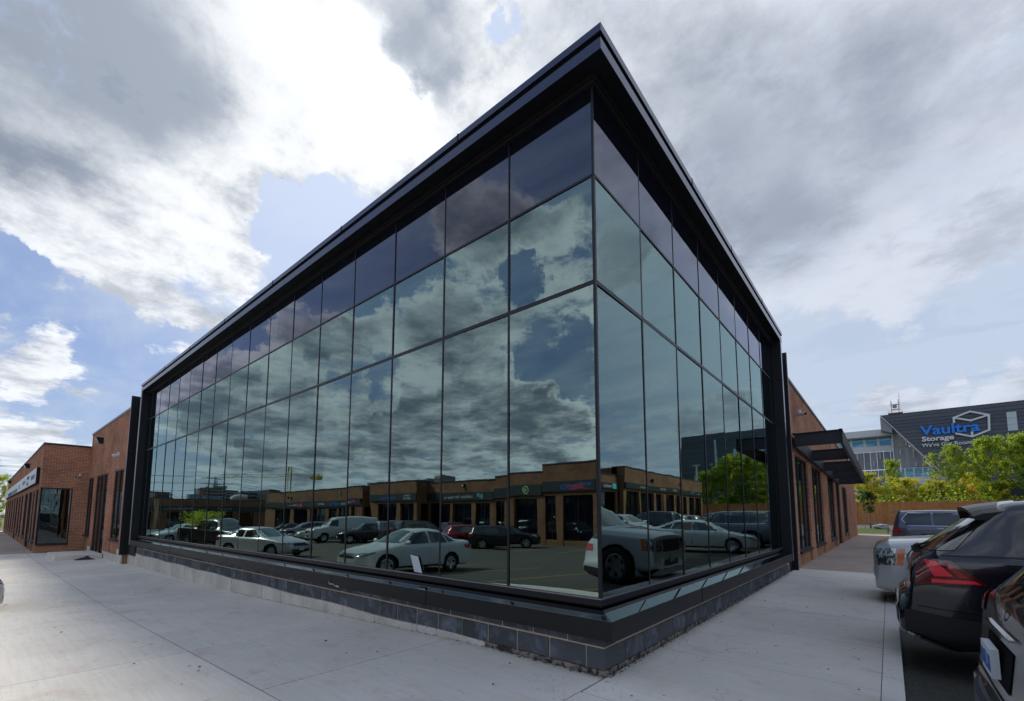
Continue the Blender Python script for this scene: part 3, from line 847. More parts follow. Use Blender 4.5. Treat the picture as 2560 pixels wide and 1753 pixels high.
def brick_wall(parent, T, u0, u1, top, base, openings, m_=None, zhead=3.25, depth=.4, coping=M_copc, cop=.09, gm=None, pier=0.0):
    """openings: (u_a, u_b, z_sill, bars, is_door); the rest is brickwork, built as piers, aprons and one band above"""
    m_ = m_ or M_brick
    edges = [u0]
    for o in openings: edges += [o[0], o[1]]
    edges.append(u1)
    for k in range(0, len(edges), 2):
        if edges[k+1] - edges[k] > .02:
            MB().box(edges[k], edges[k+1], -depth, pier, base, zhead, T=T).build('brick_pier', m_, parent)
    MB().box(u0, u1, -depth, .0005, zhead, top-cop, T=T).build('brick_band', m_, parent)
    MB().box(u0-.02, u1+.02, -depth-.02, .03, top-cop, top, T=T).build('coping', coping, parent)
    for a, b, zs, bars, dr in openings:
        zw = base + .02 if dr else zs
        if not dr:
            MB().box(a+.001, b-.001, -depth, -.03, base, zs-.051, T=T).build('brick_apron', m_, parent)
        window(parent, T, a+.005, b-.005, zw, zhead-.005, bars=bars, door=dr, gm=gm)
        MB().box(a, b, -.9, -.86, zw, zhead, T=T).build('blind', M_curtain if (a*7) % 2 < .8 else M_interior, parent)

rw = thing('brick_wing', 'red brick wing with tall dark windows along the right walkway beneath the steel canopy', 'building')
TRb = lambda u, v, z: (.10 + v, u, z)
brick_wall(rw, TRb, 10.49, 41.6, 5.43, -.05, [(11.3, 14.0, .45, 2, False), (15.0, 18.0, .45, 2, False), (20.3, 23.2, .45, 2, False), (24.3, 26.5, .45, 1, True), (28.2, 31.9, .45, 2, False)], coping=M_copc, pier=.03)
bx('brick_return', -9.0, -.31, 41.2, 41.6, -.05, 5.34, M_brick, rw)
bx('brick_return', -.4, .02, 10.0, 10.488, -.05, 5.4, M_brick, rw)
MB().tube([(-.6, 16.6, 5.2), (-.6, 16.6, 5.95)], .3, 14).build('roof_vent', mat('rusty_vent', (.10, .06, .05), .6), None, label='rust brown round vent standing on the roof above the canopy', cat='vent')

# steel canopy over the right walkway
cn = thing('steel_canopy', 'black riveted steel canopy of open I beams bolted to the right brick wall', 'canopy', (0, 0, 0))
zc = lambda y: 3.78 - (y-11.05)*.0175
TC = lambda x, y, z: (x, y, zc(y) + z)
def ibeam(parent, y, x0, x1):
    mb = MB(); h = .36
    mb.box(x0, x1, y-.008, y+.008, -h+.014, -.014, T=TC); mb.box(x0, x1, y-.075, y+.075, -.014, 0, T=TC); mb.box(x0, x1, y-.075, y+.075, -h, -h+.014, T=TC)
    mb.build('beam', M_steel, parent)
for y in (11.1, 14.8, 18.5, 22.2, 25.9): ibeam(cn, y, .212, 1.258)
mb = MB()
for a in range(10):
    y0, y1 = 11.0 + a*1.5, 11.0 + (a+1)*1.5
    mb.box(1.26, 1.272, y0, y1, -.37, .01, T=TC); mb.box(1.20, 1.262, y0, y1, -.37, -.357, T=TC); mb.box(1.20, 1.262, y0, y1, -.003, .01, T=TC)
mb.build('fascia_channel', M_steel, cn)
mb = MB()
for a in range(10):
    y0, y1 = 11.0 + a*1.5, 11.0 + (a+1)*1.5
    mb.box(.198, .21, y0, y1, -.37, .01, T=TC); mb.box(.135, .20, y0, y1, -.37, -.357, T=TC); mb.box(.135, .20, y0, y1, -.003, .01, T=TC)
mb.build('wall_channel', M_steel, cn)
rv = MB()
def rivet(x, y, zr):
    c = TC(x, y, zr); i = len(rv.v); r = .014
    rv.v += [(c[0]+.012, c[1], c[2])] + [(c[0], c[1] + r*math.cos(t*PI/3), c[2] + r*math.sin(t*PI/3)) for t in range(6)]
    for t in range(6): rv.f.append((i, i+1+t, i+1+(t+1) % 6)); rv.mi.append(0)
y = 11.1
while y < 25.95:
    for zr in (-.05, -.135, -.225, -.31):
        if zr in (-.05, -.31) or (int(y*7) % 2): rivet(1.2722, y, zr); rivet(.2102, y, zr)
    y += .145
rv.build('rivets', M_rivet, cn, kind='stuff')

# left wing A: recessed wall beside the glass box
TLb = lambda u, v, z: (-u, -.19 - v + .0, z)
lw = thing('brick_wing', 'weathered red brick wing with a door and two tall windows left of the glass front', 'building')
bx('brick_corner', -30.2, -29.565, -.36, .2, -.6, 5.0, M_brick, lw)
brick_wall(lw, TLb, 19.66, 29.56, 5.68, -.5, [(20.75, 22.6, .43, 1, False), (24.06, 27.0, .3, 2, True), (27.85, 29.45, .38, 1, False)], zhead=3.29, coping=M_copl, pier=.012)
for a, b, h_ in ((19.66, 20.6, .10), (20.6, 23.75, -.12), (27.02, 27.83, -.1)):
    MB().box(a, b, .031, .06 if h_ > 0 else .045, -.5, h_, T=TLb).build('concrete_base', M_fnd, lw)
bx('crack_line', -28.02, -28.0, -.1935, -.19, 3.4, 5.2, M_joint, lw)
# left wing B: projecting shop unit
lb = thing('brick_shop_unit', 'low red brick shop unit projecting at far left with corner window and white signboard', 'building')
TB = lambda u, v, z: (-29.56 - u, -1.94 - v, z)
ops = []
for a, b, d in ((.75, 2.1, 0), (2.95, 3.9, 0), (4.7, 6.9, 1), (8.0, 10.4, 0), (12.2, 13.9, 0), (15.0, 16.9, 0), (18.2, 20.4, 1), (21.7, 23.7, 0), (25.2, 27.4, 0), (29.0, 31.6, 0), (33.3, 35.8, 0), (37.4, 39.6, 0)):
    ops.append((a - .15, b + .25, .05, 1, bool(d)))
brick_wall(lb, TB, .30, 41.0, 5.0, -.9, ops, zhead=2.76, coping=M_copc, pier=.012)
# the +x face with its big corner window
TBx = lambda u, v, z: (-29.56 + v, -1.94 + u, z)
mb = MB(); mb.box(0, 1.7, -.30, .0, 2.76, 4.91, T=TBx); mb.build('brick_band', M_brick, lb)
MB().box(1.18, 1.7, -.30, -.001, -.9, 2.759, T=TBx).build('brick_pier', M_brick, lb)
MB().box(0.0, 1.18, -.30, -.001, -.9, -.06, T=TBx).build('brick_apron', M_brick, lb)
MB().box(-.03, 1.72, -.32, .03, 4.912, 5.003, T=TBx).build('coping', M_copc, lb)
window(lb, TBx, .03, 1.175, -.055, 2.755, v=-.05, bars=0)
MB().box(.02, .06, -.29, -.02, -.055, 2.755, T=TBx).build('corner_frame', M_winframe, lb)
MB().box(.1, 1.17, -.85, -.80, -.05, 2.75, T=TBx).build('blind', M_curtain, lb)
# concrete step pad
sp_ = MB(); sp_.box(-26.2, -23.4, -1.73, -.26, 0, 1, T=lambda x, y, z: (x, y, -.235 if z else sw(x, y)-.05)); sp_.build('step', M_conc, None, bevel=.012, kind='structure')
mb = MB(); rr = random.Random(2)
nx_, ny_ = 14, 10
for j in range(ny_):
    for i in range(nx_):
        x_ = -23.36 + .5*j/(ny_-1) - .0; y_ = -1.15 + .62*i/(nx_-1)
        e_ = math.sin(PI*i/(nx_-1)) * math.sin(PI*j/(ny_-1))
        mb.v.append((x_, y_, sw(x_, y_) + .012 + .11*e_*(.45 + .9*noise.noise(Vector((x_*6, y_*7, 1)))) + .03*e_))
for j in range(ny_-1):
    for i in range(nx_-1):
        a = j*nx_+i; mb.f.append((a, a+1, a+1+nx_, a+nx_)); mb.mi.append(0)
mb.build('crumpled_rag', mat('dark_cloth', (.02, .025, .04), .8), None, smooth=True, label='crumpled dark cloth lying against the concrete step', cat='cloth')
# white signboard
sg = thing('signboard', 'long white signboard of tenant panels above the windows of the far left shop unit', 'sign')
MB().box(1.0, 40.6, .013, .13, 3.0, 3.82, T=TB).build('sign_box', M_matte, sg)
ws = [1.05, 4.6, 7.9, 12.3, 17.2, 25.5, 33.0, 40.55]
M_signw = mat('sign_white', (.88, .90, .93), .5); M_ink = mat('sign_ink', (.05, .055, .09), .6); M_inkb = mat('sign_ink_blue', (.03, .07, .15), .6); M_inkg = mat('sign_green', (.12, .33, .2), .6); M_inkr = mat('sign_red', (.5, .06, .08), .6)
for a, b in zip(ws, ws[1:]): MB().box(a+.015, b-.015, .1305, .142, 3.02, 3.80, T=TB).build('sign_panel', M_signw, sg)
def sgn_txt(s, size, m_, u, z_, wd=None, off=0.0): return lettering(s, size, m_, sg, (-29.56-u, -1.94-.1435, z_), (1, 0, 0), .003, off, width=wd)
sgn_txt('ZERPISTOCK', .34, M_ink, 4.3, 3.28, 2.6); sgn_txt('Jameson', .36, M_inkb, 7.5, 3.46, 1.9, .008); sgn_txt('Pool', .36, M_inkb, 7.5, 3.1, 1.3, .008)
sgn_txt('STUDIO A', .34, M_ink, 11.6, 3.3, 2.9); sgn_txt('AA', .5, M_inkr, 15.6, 3.2, 1.2)
for a, b in ((17.4, 25.3), (25.7, 32.8)): MB().box(a, b, .1425, .1455, 3.04, 3.36, T=TB).build('sign_print', M_inkg if a < 20 else M_inkb, sg)
# wall lamps and cameras
def wall_lamp(T, u, z_, label, group=None):
    t = thing('wall_lamp', label, 'lamp', group=group)
    mb = MB(); mb.prism([(.002, z_-.13), (.16, z_-.13), (.26, z_+.10), (.26, z_+.15), (.002, z_+.15)], 0, 0, 1, T=lambda a, b, c: T(u-.17+a*.34, b, c)); mb.build('housing', M_matte, t, fix=True, bevel=.01)
    mb = MB(); mb.prism([(.165, z_-.125), (.19, z_-.12), (.285, z_+.095), (.265, z_+.095)], 0, 0, 1, T=lambda a, b, c: T(u-.15+a*.30, b, c)); mb.build('lens', M_lens, t, fix=True)
wall_lamp(TLb, 26.3, 4.95, 'wall pack lamp with pale lens high on the weathered wing beside the vertical crack')
wall_lamp(TB, 9.3, 4.45, 'wall lamp above the white signboard, nearer of two on the shop unit')
wall_lamp(TB, 33.5, 4.55, 'wall lamp above the white signboard, farther of two on the shop unit')
def sec_cam(base, d, label):
    t = thing('security_camera', label, 'camera')
    b = Vector(base); d = Vector(d).normalized()
    MB().tube([b, b + Vector((0, 0, -.02)) + d*.001, b + Vector((0, 0, -.09))], .055, 12).build('mount', M_white, t)
    p = b + Vector((0, 0, -.12))
    MB().tube([p - d*.05, p + d*.22], .055, 14).build('camera_body', M_white, t, smooth=False)
    MB().tube([p + d*.205, p + d*.235], .042, 12).build('lens', M_matte, t)
sec_cam((-21.3, -.32, 3.95), (-.4, -.7, -.15), 'white security camera on the weathered wing just left of the black fin')
sec_cam((-29.40, -.55, 3.52), (.5, -.6, -.15), 'white security camera in the corner where the shop unit meets the recessed wall')
sec_cam((.22, 12.0, 4.62), (.7, -.55, -.12), 'white security camera on the brick above the steel canopy')
sec_cam((.22, 40.9, 3.2), (.7, -.5, -.12), 'white security camera at the far end of the right brick wing')
# ================================================================== VEHICLES
def paint(name, col, metal=.35, rough=.32):
    return mat('paint_' + name, col, rough, metal, .5, .9)
P_white = paint('white', (.62, .64, .62), 0); P_silver = paint('silver', (.56, .58, .58), .35); P_black = paint('black', (.006, .007, .010), .1, .22)
P_navy = mat('paint_deep_blue', (.008, .010, .018), .18, .2, .5, 1.0); P_brown = paint('brown_black', (.030, .022, .021), .4, .28); P_grey = paint('blue_grey', (.10, .11, .15), .5)
P_red = paint('red', (.30, .006, .012), .3); P_char = paint('charcoal', (.045, .042, .040), .4); P_pale = paint('pale_green_silver', (.36, .42, .38), .4); P_steel = paint('steel', (.20, .21, .22), .55)
V_glass = mat('car_glass', (.008, .012, .012), .04, 0, .9, .5)
V_glassg = mat('windscreen_glass', (.07, .12, .10), .05, 0, 1.0, .6)  # base colour lightened to teal, painting in a sky-lit cabin behind the glass
V_plast = mat('black_trim', (.014, .014, .015), .5, spec=.4)
V_tyre = mat('tyre_rubber', (.016, .016, .017), .8, spec=.3)
V_alloy = mat('alloy', (.42, .43, .44), .3, .8)
V_chrome = mat('chrome', (.6, .61, .63), .12, 1.0)
V_red = mat('tail_lamp_red', (.42, .004, .012), .12, spec=.8, coat=.8)
V_redb = mat('tail_lamp_bright', (1.0, .02, .05), .15, spec=.8, coat=.8)
V_redd = mat('tail_lamp_smoked', (.13, .003, .008), .10, spec=.8, coat=.8)
def lamp_fn(t, b, o):
    tc_ = t.node('ShaderNodeTexCoord')
    v_ = t.node('ShaderNodeTexVoronoi', ins={'Vector': t.map(tc_.outputs['Object'], scale=(1, 1, .55)), 'Scale': 34.0})
    t.l.new(t.mix(t.ss(v_.outputs['Distance'], .25, .62), (.62, .68, .70), (.07, .08, .085)), b.inputs['Base Color'])
V_lamp = mat('head_lamp_clear', (.42, .45, .46), .08, .35, .9, .8, fn=lamp_fn)
V_amber = mat('amber_lens', (.75, .16, .02), .15, spec=.8, coat=.8)
V_well = mat('wheel_well', (.004, .004, .004), .95, spec=.1)
V_plate = mat('plate_white', (.6, .64, .68), .5); V_plateink = mat('plate_blue', (.03, .12, .42), .5)
V_pad = mat('step_pad', (.035, .035, .045), .55, spec=.4)

def sst(t): t = max(0, min(1, t)); return t*t*(3-2*t)
def shell(sp):
    L = sp['L']; xs = set()
    for tab in ('zt', 'zb', 'w', 'zbot'):
        for a, _ in sp[tab]: xs.add(round(a, 3))
    xs = sorted(xs)
    full = []
    for a, b in zip(xs, xs[1:]):
        n = max(1, round((b-a)/.3))
        full += [a + (b-a)*k/n for k in range(n)]
    full.append(xs[-1]); full = [full[0]-.0] + full
    full[0] = full[1]; full = full[1:]
    mb = MB(); rings = []
    for x in full:
        zt, zb, w_, z0 = (interp(sp[k], x) for k in ('zt', 'zb', 'w', 'zbot'))
        wr = interp(sp['wr'], x)
        t = sst((zt - zb - .04)/.30)
        zm = lerp(z0, zb, .52)
        A = [(0, z0), (.86*w_, z0), (.965*w_, z0+.07), (.985*w_, z0+.15), (w_, zm), (1.0*w_, zb-.13), (.995*w_, zb-.045), (.96*w_, zb)]
        hood = [(.88*w_, lerp(zb, zt, .55)), (.70*w_, zt-.012), (.42*w_, zt), (0, zt+.012)]
        p7 = (wr+.02, zt-.085)
        cab = [(lerp(.945*w_, p7[0], .5), lerp(zb, p7[1], .5)), p7, (wr-.10, zt-.012), (0, zt+.012)]
        A += [(lerp(h[0], c[0], t), lerp(h[1], c[1], t)) for h, c in zip(hood, cab)]
        ring = [(x, y, z_) for y, z_ in A] + [(x, -y, z_) for y, z_ in A[-2:0:-1]]
        rings.append(ring)
    n = len(rings[0])
    for r in rings: mb.v += r
    for i in range(len(rings)-1):
        for k in range(n):
            a = i*n+k; b = i*n+(k+1) % n
            mb.f.append((a, b, b+n, a+n)); mb.mi.append(0)
    mb.f.append(tuple(range(n))[::-1]); mb.mi.append(0)
    e = (len(rings)-1)*n
    mb.f.append(tuple(range(e, e+n))); mb.mi.append(0)
    me = mb.mesh('shell', [P_black, V_well], True, fix=True)
    o = link(me, 'shell'); s = o.modifiers.new('s', 'SUBSURF'); s.levels = 2; s.render_levels = 2
    dg = bpy.context.evaluated_depsgraph_get(); dg.update()
    smooth_me = bpy.data.meshes.new_from_object(o.evaluated_get(dg))
    bm = bmesh.new(); bm.from_mesh(smooth_me); bvh = BVHTree.FromBMesh(bm); bm.free()
    # wheel housings
    cut = MB()
    for ax in sp['axles']:
        r = sp['r'] + .055
        cut.tube([(ax, -1.3, sp['r']), (ax, 1.3, sp['r'])], r, 36)
        cut.box(ax-r*.985, ax+r*.985, -1.29, 1.29, -.4, sp['r']) if False else None
    co = link(cut.mesh('cut', V_well, fix=True), 'cut')
    o2 = link(smooth_me, 'shell2'); bo = o2.modifiers.new('b', 'BOOLEAN'); bo.operation = 'DIFFERENCE'; bo.object = co; bo.solver = 'EXACT'
    for attempt in range(5):
        dg = bpy.context.evaluated_depsgraph_get(); dg.update()
        body = bpy.data.meshes.new_from_object(o2.evaluated_get(dg))
        if body.vertices and max(abs(v.co.y) for v in body.vertices) < 1.2: break
        bpy.data.meshes.remove(body)
        if attempt == 0: bo.use_self = True
        elif attempt == 1: bo.use_self = False; co.location = (.0013, .002, .0017)
        elif attempt == 2: bo.solver = 'FAST'
        else: co.location = (.003, .004, -.0027)
    for ob in (o, o2, co): bpy.data.objects.remove(ob)
    for p in body.polygons:
        c = p.center; dark = False
        for ax in sp['axles']:
            if math.hypot(c.x-ax, c.z-sp['r']) < sp['r']+.0555 and abs(math.hypot(p.normal.x, p.normal.z)) > .9 and (Vector((ax-c.x, 0, sp['r']-c.z)).normalized().dot(p.normal) > .9): dark = True
        if c.z < interp(sp['zbot'], c.x) + .012: dark = True
        p.material_index = 1 if dark else 0
        p.use_smooth = not dark
    body.name = 'body'
    return body, bvh

class Car:
    def __init__(s, sp):
        s.sp = sp; s.body, s.bvh = shell(sp); s.parts = []      # (name, mesh, slot?)
        s.half = sp['L']/2
        s.parts.append(('body', s.body, None))
    def hit(s, side, a, b, off):
        L = s.sp['L']
        o, d = {'L': ((a, 3, b), (0, -1, 0)), 'R': ((a, -3, b), (0, 1, 0)), 'F': ((-3, a, b), (1, 0, 0)), 'B': ((L+3, a, b), (-1, 0, 0)), 'T': ((a, b, 4), (0, 0, -1))}[side]
        p, n, _, _ = s.bvh.ray_cast(Vector(o), Vector(d))
        if p is None: p, n, _, _ = s.bvh.find_nearest(Vector(o) + Vector(d)*2.1)
        if n.dot(Vector(d)) > 0: n = -n
        return p + n*off, n
    def patch(s, name, m_, side, bot, top, nu=10, nv=5, off=.005, thick=0.0, both=True, parent=None, store=True):
        """a panel that follows the body: bot/top polylines in the side's plane"""
        out = []
        def at(pl, t):
            ls = [0]
            for (a, b), (c, d) in zip(pl, pl[1:]): ls.append(ls[-1] + math.hypot(c-a, d-b))
            q = t*ls[-1]
            for k in range(len(pl)-1):
                if q <= ls[k+1] + 1e-9:
                    f = (q-ls[k])/max(1e-9, ls[k+1]-ls[k]); return (lerp(pl[k][0], pl[k+1][0], f), lerp(pl[k][1], pl[k+1][1], f))
            return pl[-1]
        sides = [side]
        if both and side in 'LR': sides = ['L', 'R']
        if both and side in 'FB' and not (bot[0][0]*bot[-1][0] < 0): sides = [side, side + 'm']
        for sd in sides:
            mir = sd.endswith('m'); sdd = sd[0]
            mb = MB(); grid = []
            for j in range(nv+1):
                for i in range(nu+1):
                    a = at(bot, i/nu); b = at(top, i/nu); q = (lerp(a[0], b[0], j/nv), lerp(a[1], b[1], j/nv))
                    if mir: q = (-q[0], q[1])
                    p, n = s.hit(sdd, q[0], q[1], off); grid.append((p, n))
            mb.v = [tuple(p) for p, n in grid]
            nn = grid[len(grid)//2][1]
            for j in range(nv):
                for i in range(nu):
                    a = j*(nu+1)+i; f = (a, a+1, a+nu+2, a+nu+1)
                    v0, v1, v3 = grid[a][0], grid[a+1][0], grid[a+nu+1][0]
                    if (v1-v0).cross(v3-v0).dot(grid[a][1]) < 0: f = f[::-1]
                    mb.f.append(f); mb.mi.append(0)
            me = mb.mesh(name, m_, True)
            out.append(me)
            if store: s.parts.append((name, me, parent))
        return out
    def add(s, name, me, parent=None): s.parts.append((name, me, parent))
    def seam(s, side, pts, wd=.007, m_=None, name='door_seam'):
        mb = MB(); m_ = m_ or V_well
        for sd in (['L', 'R'] if side == 'LR' else [side]):
            for (a, b), (c, d) in zip(pts, pts[1:]):
                ln = math.hypot(c-a, d-b); n = max(2, int(ln/.09)); nx_, ny_ = -(d-b)/ln*wd/2, (c-a)/ln*wd/2
                for k in range(n):
                    f0, f1 = k/n, (k+1)/n
                    q = [(lerp(a, c, f)+sg*nx_, lerp(b, d, f)+sg*ny_) for f, sg in ((f0, -1), (f1, -1), (f1, 1), (f0, 1))]
                    P_ = [s.hit(sd, u, v, .0035) for u, v in q]
                    vs = [p for p, n_ in P_]
                    if (vs[1]-vs[0]).cross(vs[3]-vs[0]).dot(P_[0][1]) < 0: vs = vs[::-1]
                    mb.quad(*vs)
        s.parts.append((name, mb.mesh(name, m_), None))

def wheel_meshes(r, rim_r, wd, spokes, key, dark=False):
    tv = MB(); n = 36
    prof_ = [(-wd/2+.01, rim_r), (-wd/2, rim_r+.02), (-wd/2+.005, r-.03), (-wd/2+.03, r-.006), (0, r), (wd/2-.03, r-.006), (wd/2-.005, r-.03), (wd/2, rim_r+.02), (wd/2-.01, rim_r), (wd/2-.05, rim_r-.01), (-wd/2+.05, rim_r-.01)]
    m_ = len(prof_)
    for i in range(n):
        a = 2*PI*i/n
        tv.v += [(rr_*math.sin(a), y, rr_*math.cos(a)) for y, rr_ in prof_]
    for i in range(n):
        for k in range(m_):
            a = i*m_+k; b = i*m_+(k+1) % m_; c = ((i+1) % n)*m_
            tv.f.append((a, b, c+(k+1) % m_, c+k)); tv.mi.append(0)
    tyre = tv.mesh('tyre', V_tyre, True, fix=True)
    rv_ = MB(); y0 = wd/2 - .035
    # outer lip, hub, spokes; dark back plate
    for i in range(n):
        a, b = 2*PI*i/n, 2*PI*(i+1)/n
        for (r0, ya, r1, yb) in ((rim_r+.004, wd/2-.012, rim_r-.022, wd/2-.006), (rim_r-.022, wd/2-.006, rim_r-.03, wd/2-.05)):
            rv_.quad(*[(rr_*math.sin(t), y, rr_*math.cos(t)) for t, rr_, y in ((a, r0, ya), (b, r0, ya), (b, r1, yb), (a, r1, yb))], mi=0)
        rv_.quad((0, wd/2-.075, 0), (0, wd/2-.075, 0.0001), (rim_r*math.sin(a), wd/2-.075, rim_r*math.cos(a)), (rim_r*math.sin(b), wd/2-.075, rim_r*math.cos(b)), mi=1)
    for k in range(spokes):
        a = 2*PI*k/spokes; ca, sa = math.cos(a), math.sin(a)
        w0, w1 = .030*10/spokes**.9+.012, .020*10/spokes**.9+.014
        Tk = lambda x, y, z_: (x*ca + z_*sa, y, -x*sa + z_*ca)
        c = [(-w0, y0-.03, .03), (w0, y0-.03, .03), (w1, y0+.008, rim_r-.015), (-w1, y0+.008, rim_r-.015)]
        d = [(-w0*.8, y0-.005, .03), (w0*.8, y0-.005, .03), (w1*.8, y0+.022, rim_r-.015), (-w1*.8, y0+.022, rim_r-.015)]
        i = len(rv_.v); rv_.v += [Tk(*p) for p in c+d]
        for f in ((4, 5, 6, 7), (0, 1, 5, 4), (1, 2, 6, 5), (2, 3, 7, 6), (3, 0, 4, 7)): rv_.f.append(tuple(i+j for j in f)); rv_.mi.append(0)
    rv_.tube([(0, y0-.03, 0), (0, y0+.012, 0)], .055, 14, 0)
    rim = rv_.mesh('rim', [V_plast if dark else V_alloy, V_well], False, fix=True)
    return tyre, rim
WH = {k: wheel_meshes(*v) for k, v in {
    'sedan': (.32, .215, .20, 5, 's'), 'sedan8': (.315, .21, .20, 8, 's8'), 'suv': (.355, .235, .23, 5, 'u'), 'big': (.40, .262, .27, 6, 'b'), 'van': (.375, .21, .23, 8, 'v')}.items()}

def finish(car, label, colour, x, y, hd, zoff=0, wheel='sedan', group='cars in the parking lots', cat='car', name='parked_car', extra=None):
    sp = car.sp; t = thing(name, label, cat, group=group)
    h = math.radians(hd); a = car.half
    zs = lot(x, y)
    # tilt with the ground
    f = Vector((math.cos(h), math.sin(h), 0)); zf = lot(x + f.x*1.3, y + f.y*1.3); zr_ = lot(x - f.x*1.3, y - f.y*1.3)
    t.location = (x, y, (zf+zr_)/2 + zoff); t.rotation_euler = (0, -math.atan2(zf-zr_, 2.6), h)
    off = Matrix.Translation((a, 0, 0)) @ Matrix.Rotation(PI, 4, 'Z')      # model nose at x=0 -> forward +x
    objs = {}
    for nm, me, par in car.parts:
        o = bpy.data.objects.new(nm, me); COL.objects.link(o); o.parent = t if par is None else objs[par]
        if par is None: o.matrix_local = off
        if nm in ('tread_ribs', 'tailgate_letters', 'plate_letters'): o['kind'] = 'stuff'
        objs.setdefault(nm, o)
        for i, ms in enumerate(me.materials):
            if ms is P_black and nm in ('body', 'mirror', 'spoiler', 'bumper', 'door_handle'):
                o.material_slots[i].link = 'OBJECT'; o.material_slots[i].material = colour
    tyre, rim = WH[wheel]
    for ax in sp['axles']:
        for sd in (-1, 1):
            wo = bpy.data.objects.new('wheel', tyre); COL.objects.link(wo); wo.parent = t
            wo.location = (a - ax, sd*(interp(sp['w'], ax)-.115), sp['r']); wo.rotation_euler = (0, random.uniform(0, 6), 0 if sd > 0 else PI)
            ro = bpy.data.objects.new('rim', rim); COL.objects.link(ro); ro.parent = wo
    return t

def mirror_mesh(x, z_, w_, sd_):
    mb = MB()
    for s_ in (sd_,):
        pts = []
        for i in range(7):
            for j in range(12):
                th, ph = PI*i/6, 2*PI*j/12
                pts.append((x + .075*math.cos(ph)*math.sin(th), s_*(w_+.10) + .11*math.cos(th), z_ + .075*math.sin(ph)*math.sin(th)))
        b = len(mb.v); mb.v += pts
        for i in range(6):
            for j in range(12):
                mb.f.append((b+i*12+j, b+i*12+(j+1) % 12, b+(i+1)*12+(j+1) % 12, b+(i+1)*12+j)); mb.mi.append(0)
    return mb.mesh('mirror', P_black, True, fix=True)
def common(c, sp):
    L = sp['L']; wd = interp(sp['w'], L/2)
    zb = interp(sp['zb'], L*.4)
    for s_ in (-1, 1): c.add('mirror', mirror_mesh(sp['mir'][0], sp['mir'][1], wd, s_))
    # handles
    for hx, hz in sp['handles']:
        for sd, s_ in (('L', 1), ('R', -1)):
            mb = MB(); p, n = c.hit(sd, hx, hz, .006); mb.box(p.x-.09, p.x+.09, p.y-.018*1, p.y+.018, p.z-.013, p.z+.013)
            c.add('door_handle', mb.mesh('door_handle', P_black if not sp.get('chrome') else V_chrome))
    for s_ in sp['seams']: c.seam('LR', s_)
    # under-bumper black valance and sill
    a0, a1 = sp['axles']; r = sp['r'] + .07
    z0 = sp['zbot'][1][1]
    c.patch('sill_trim', V_plast, 'L', [(a0+r, z0+.02), (a1-r, z0+.02)], [(a0+r, z0+.10), (a1-r, z0+.10)], 14, 2)
    mb = MB(); zp = sp['plateF']
    p, n = c.hit('F', 0, zp, .012); mb.box(p.x-.012, p.x, -.15, .15, zp-.075, zp+.075); c.add('licence_plate', mb.mesh('licence_plate', V_plate)); mb = MB()
    p, n = c.hit('B', 0, sp['plateB'], .012); mb.box(p.x, p.x+.012, -.15, .15, sp['plateB']-.075, sp['plateB']+.075)
    c.add('licence_plate', mb.mesh('licence_plate', V_plate))
def mk(sp):
    c = Car(sp)
    for nm, m_, side, bot, top in sp['patches']: c.patch(nm, m_, side, bot, top, sp.get('nu', 10), 6)
    common(c, sp)
    return c
MODEL = {}
MODEL['sedan'] = mk(dict(L=4.62, W=1.78, r=.32, axles=(.90, 3.55), mir=(1.55, 1.02), handles=((2.35, .84), (3.25, .86)), plateF=.42, plateB=.78,
    zt=[(0, .55), (.04, .66), (.25, .78), (.8, .90), (1.2, .97), (1.85, 1.33), (2.2, 1.43), (2.9, 1.455), (3.4, 1.36), (4.0, 1.09), (4.45, 1.07), (4.56, .98), (4.60, .62), (4.62, .55)],
    zb=[(0, .50), (.04, .60), (.25, .72), (1.2, .90), (3.9, .99), (4.45, 1.0), (4.56, .92), (4.62, .50)],
    w=[(0, .52), (.05, .66), (.25, .80), (.8, .87), (2.3, .885), (3.9, .88), (4.35, .83), (4.55, .74), (4.62, .62)],
    wr=[(0, .6), (1.8, .58), (2.4, .60), (3.3, .58), (4, .56)], zbot=[(0, .25), (.3, .19), (4.3, .20), (4.62, .30)],
    seams=[[(1.38, .88), (1.36, .32)], [(2.50, .97), (2.50, .26)], [(3.45, .98), (3.40, .62), (3.22, .30)], [(1.36, .27), (3.2, .27)]],
    patches=[('windscreen', V_glassg, 'F', [(-.70, .985), (0, 1.0), (.70, .985)], [(-.54, 1.34), (0, 1.385), (.54, 1.34)]),
             ('rear_window', V_glass, 'B', [(-.60, 1.10), (0, 1.115), (.60, 1.10)], [(-.50, 1.34), (0, 1.38), (.50, 1.34)]),
             ('side_window', V_glass, 'L', [(1.52, .96), (2.46, .985)], [(2.02, 1.30), (2.46, 1.36)]),
             ('side_window', V_glass, 'L', [(2.54, .985), (3.36, 1.0)], [(2.54, 1.365), (3.22, 1.30)]),
             ('side_window', V_glass, 'L', [(3.41, 1.01), (3.78, 1.04)], [(3.30, 1.27), (3.48, 1.20)]),
             ('headlight', V_lamp, 'F', [(.40, .60), (.66, .62)], [(.38, .69), (.70, .74)]), ('headlight', V_lamp, 'L', [(.10, .60), (.50, .72)], [(.12, .70), (.52, .76)]),
             ('grille', V_plast, 'F', [(-.50, .56), (.50, .56)], [(-.50, .70), (.50, .70)]), ('air_intake', V_plast, 'F', [(-.66, .27), (.66, .27)], [(-.60, .40), (.60, .40)]),
             ('taillight', V_red, 'B', [(.38, .78), (.72, .78)], [(.36, .93), (.68, .94)]), ('taillight', V_red, 'L', [(4.20, .80), (4.50, .78)], [(4.12, .93), (4.48, .95)])]))
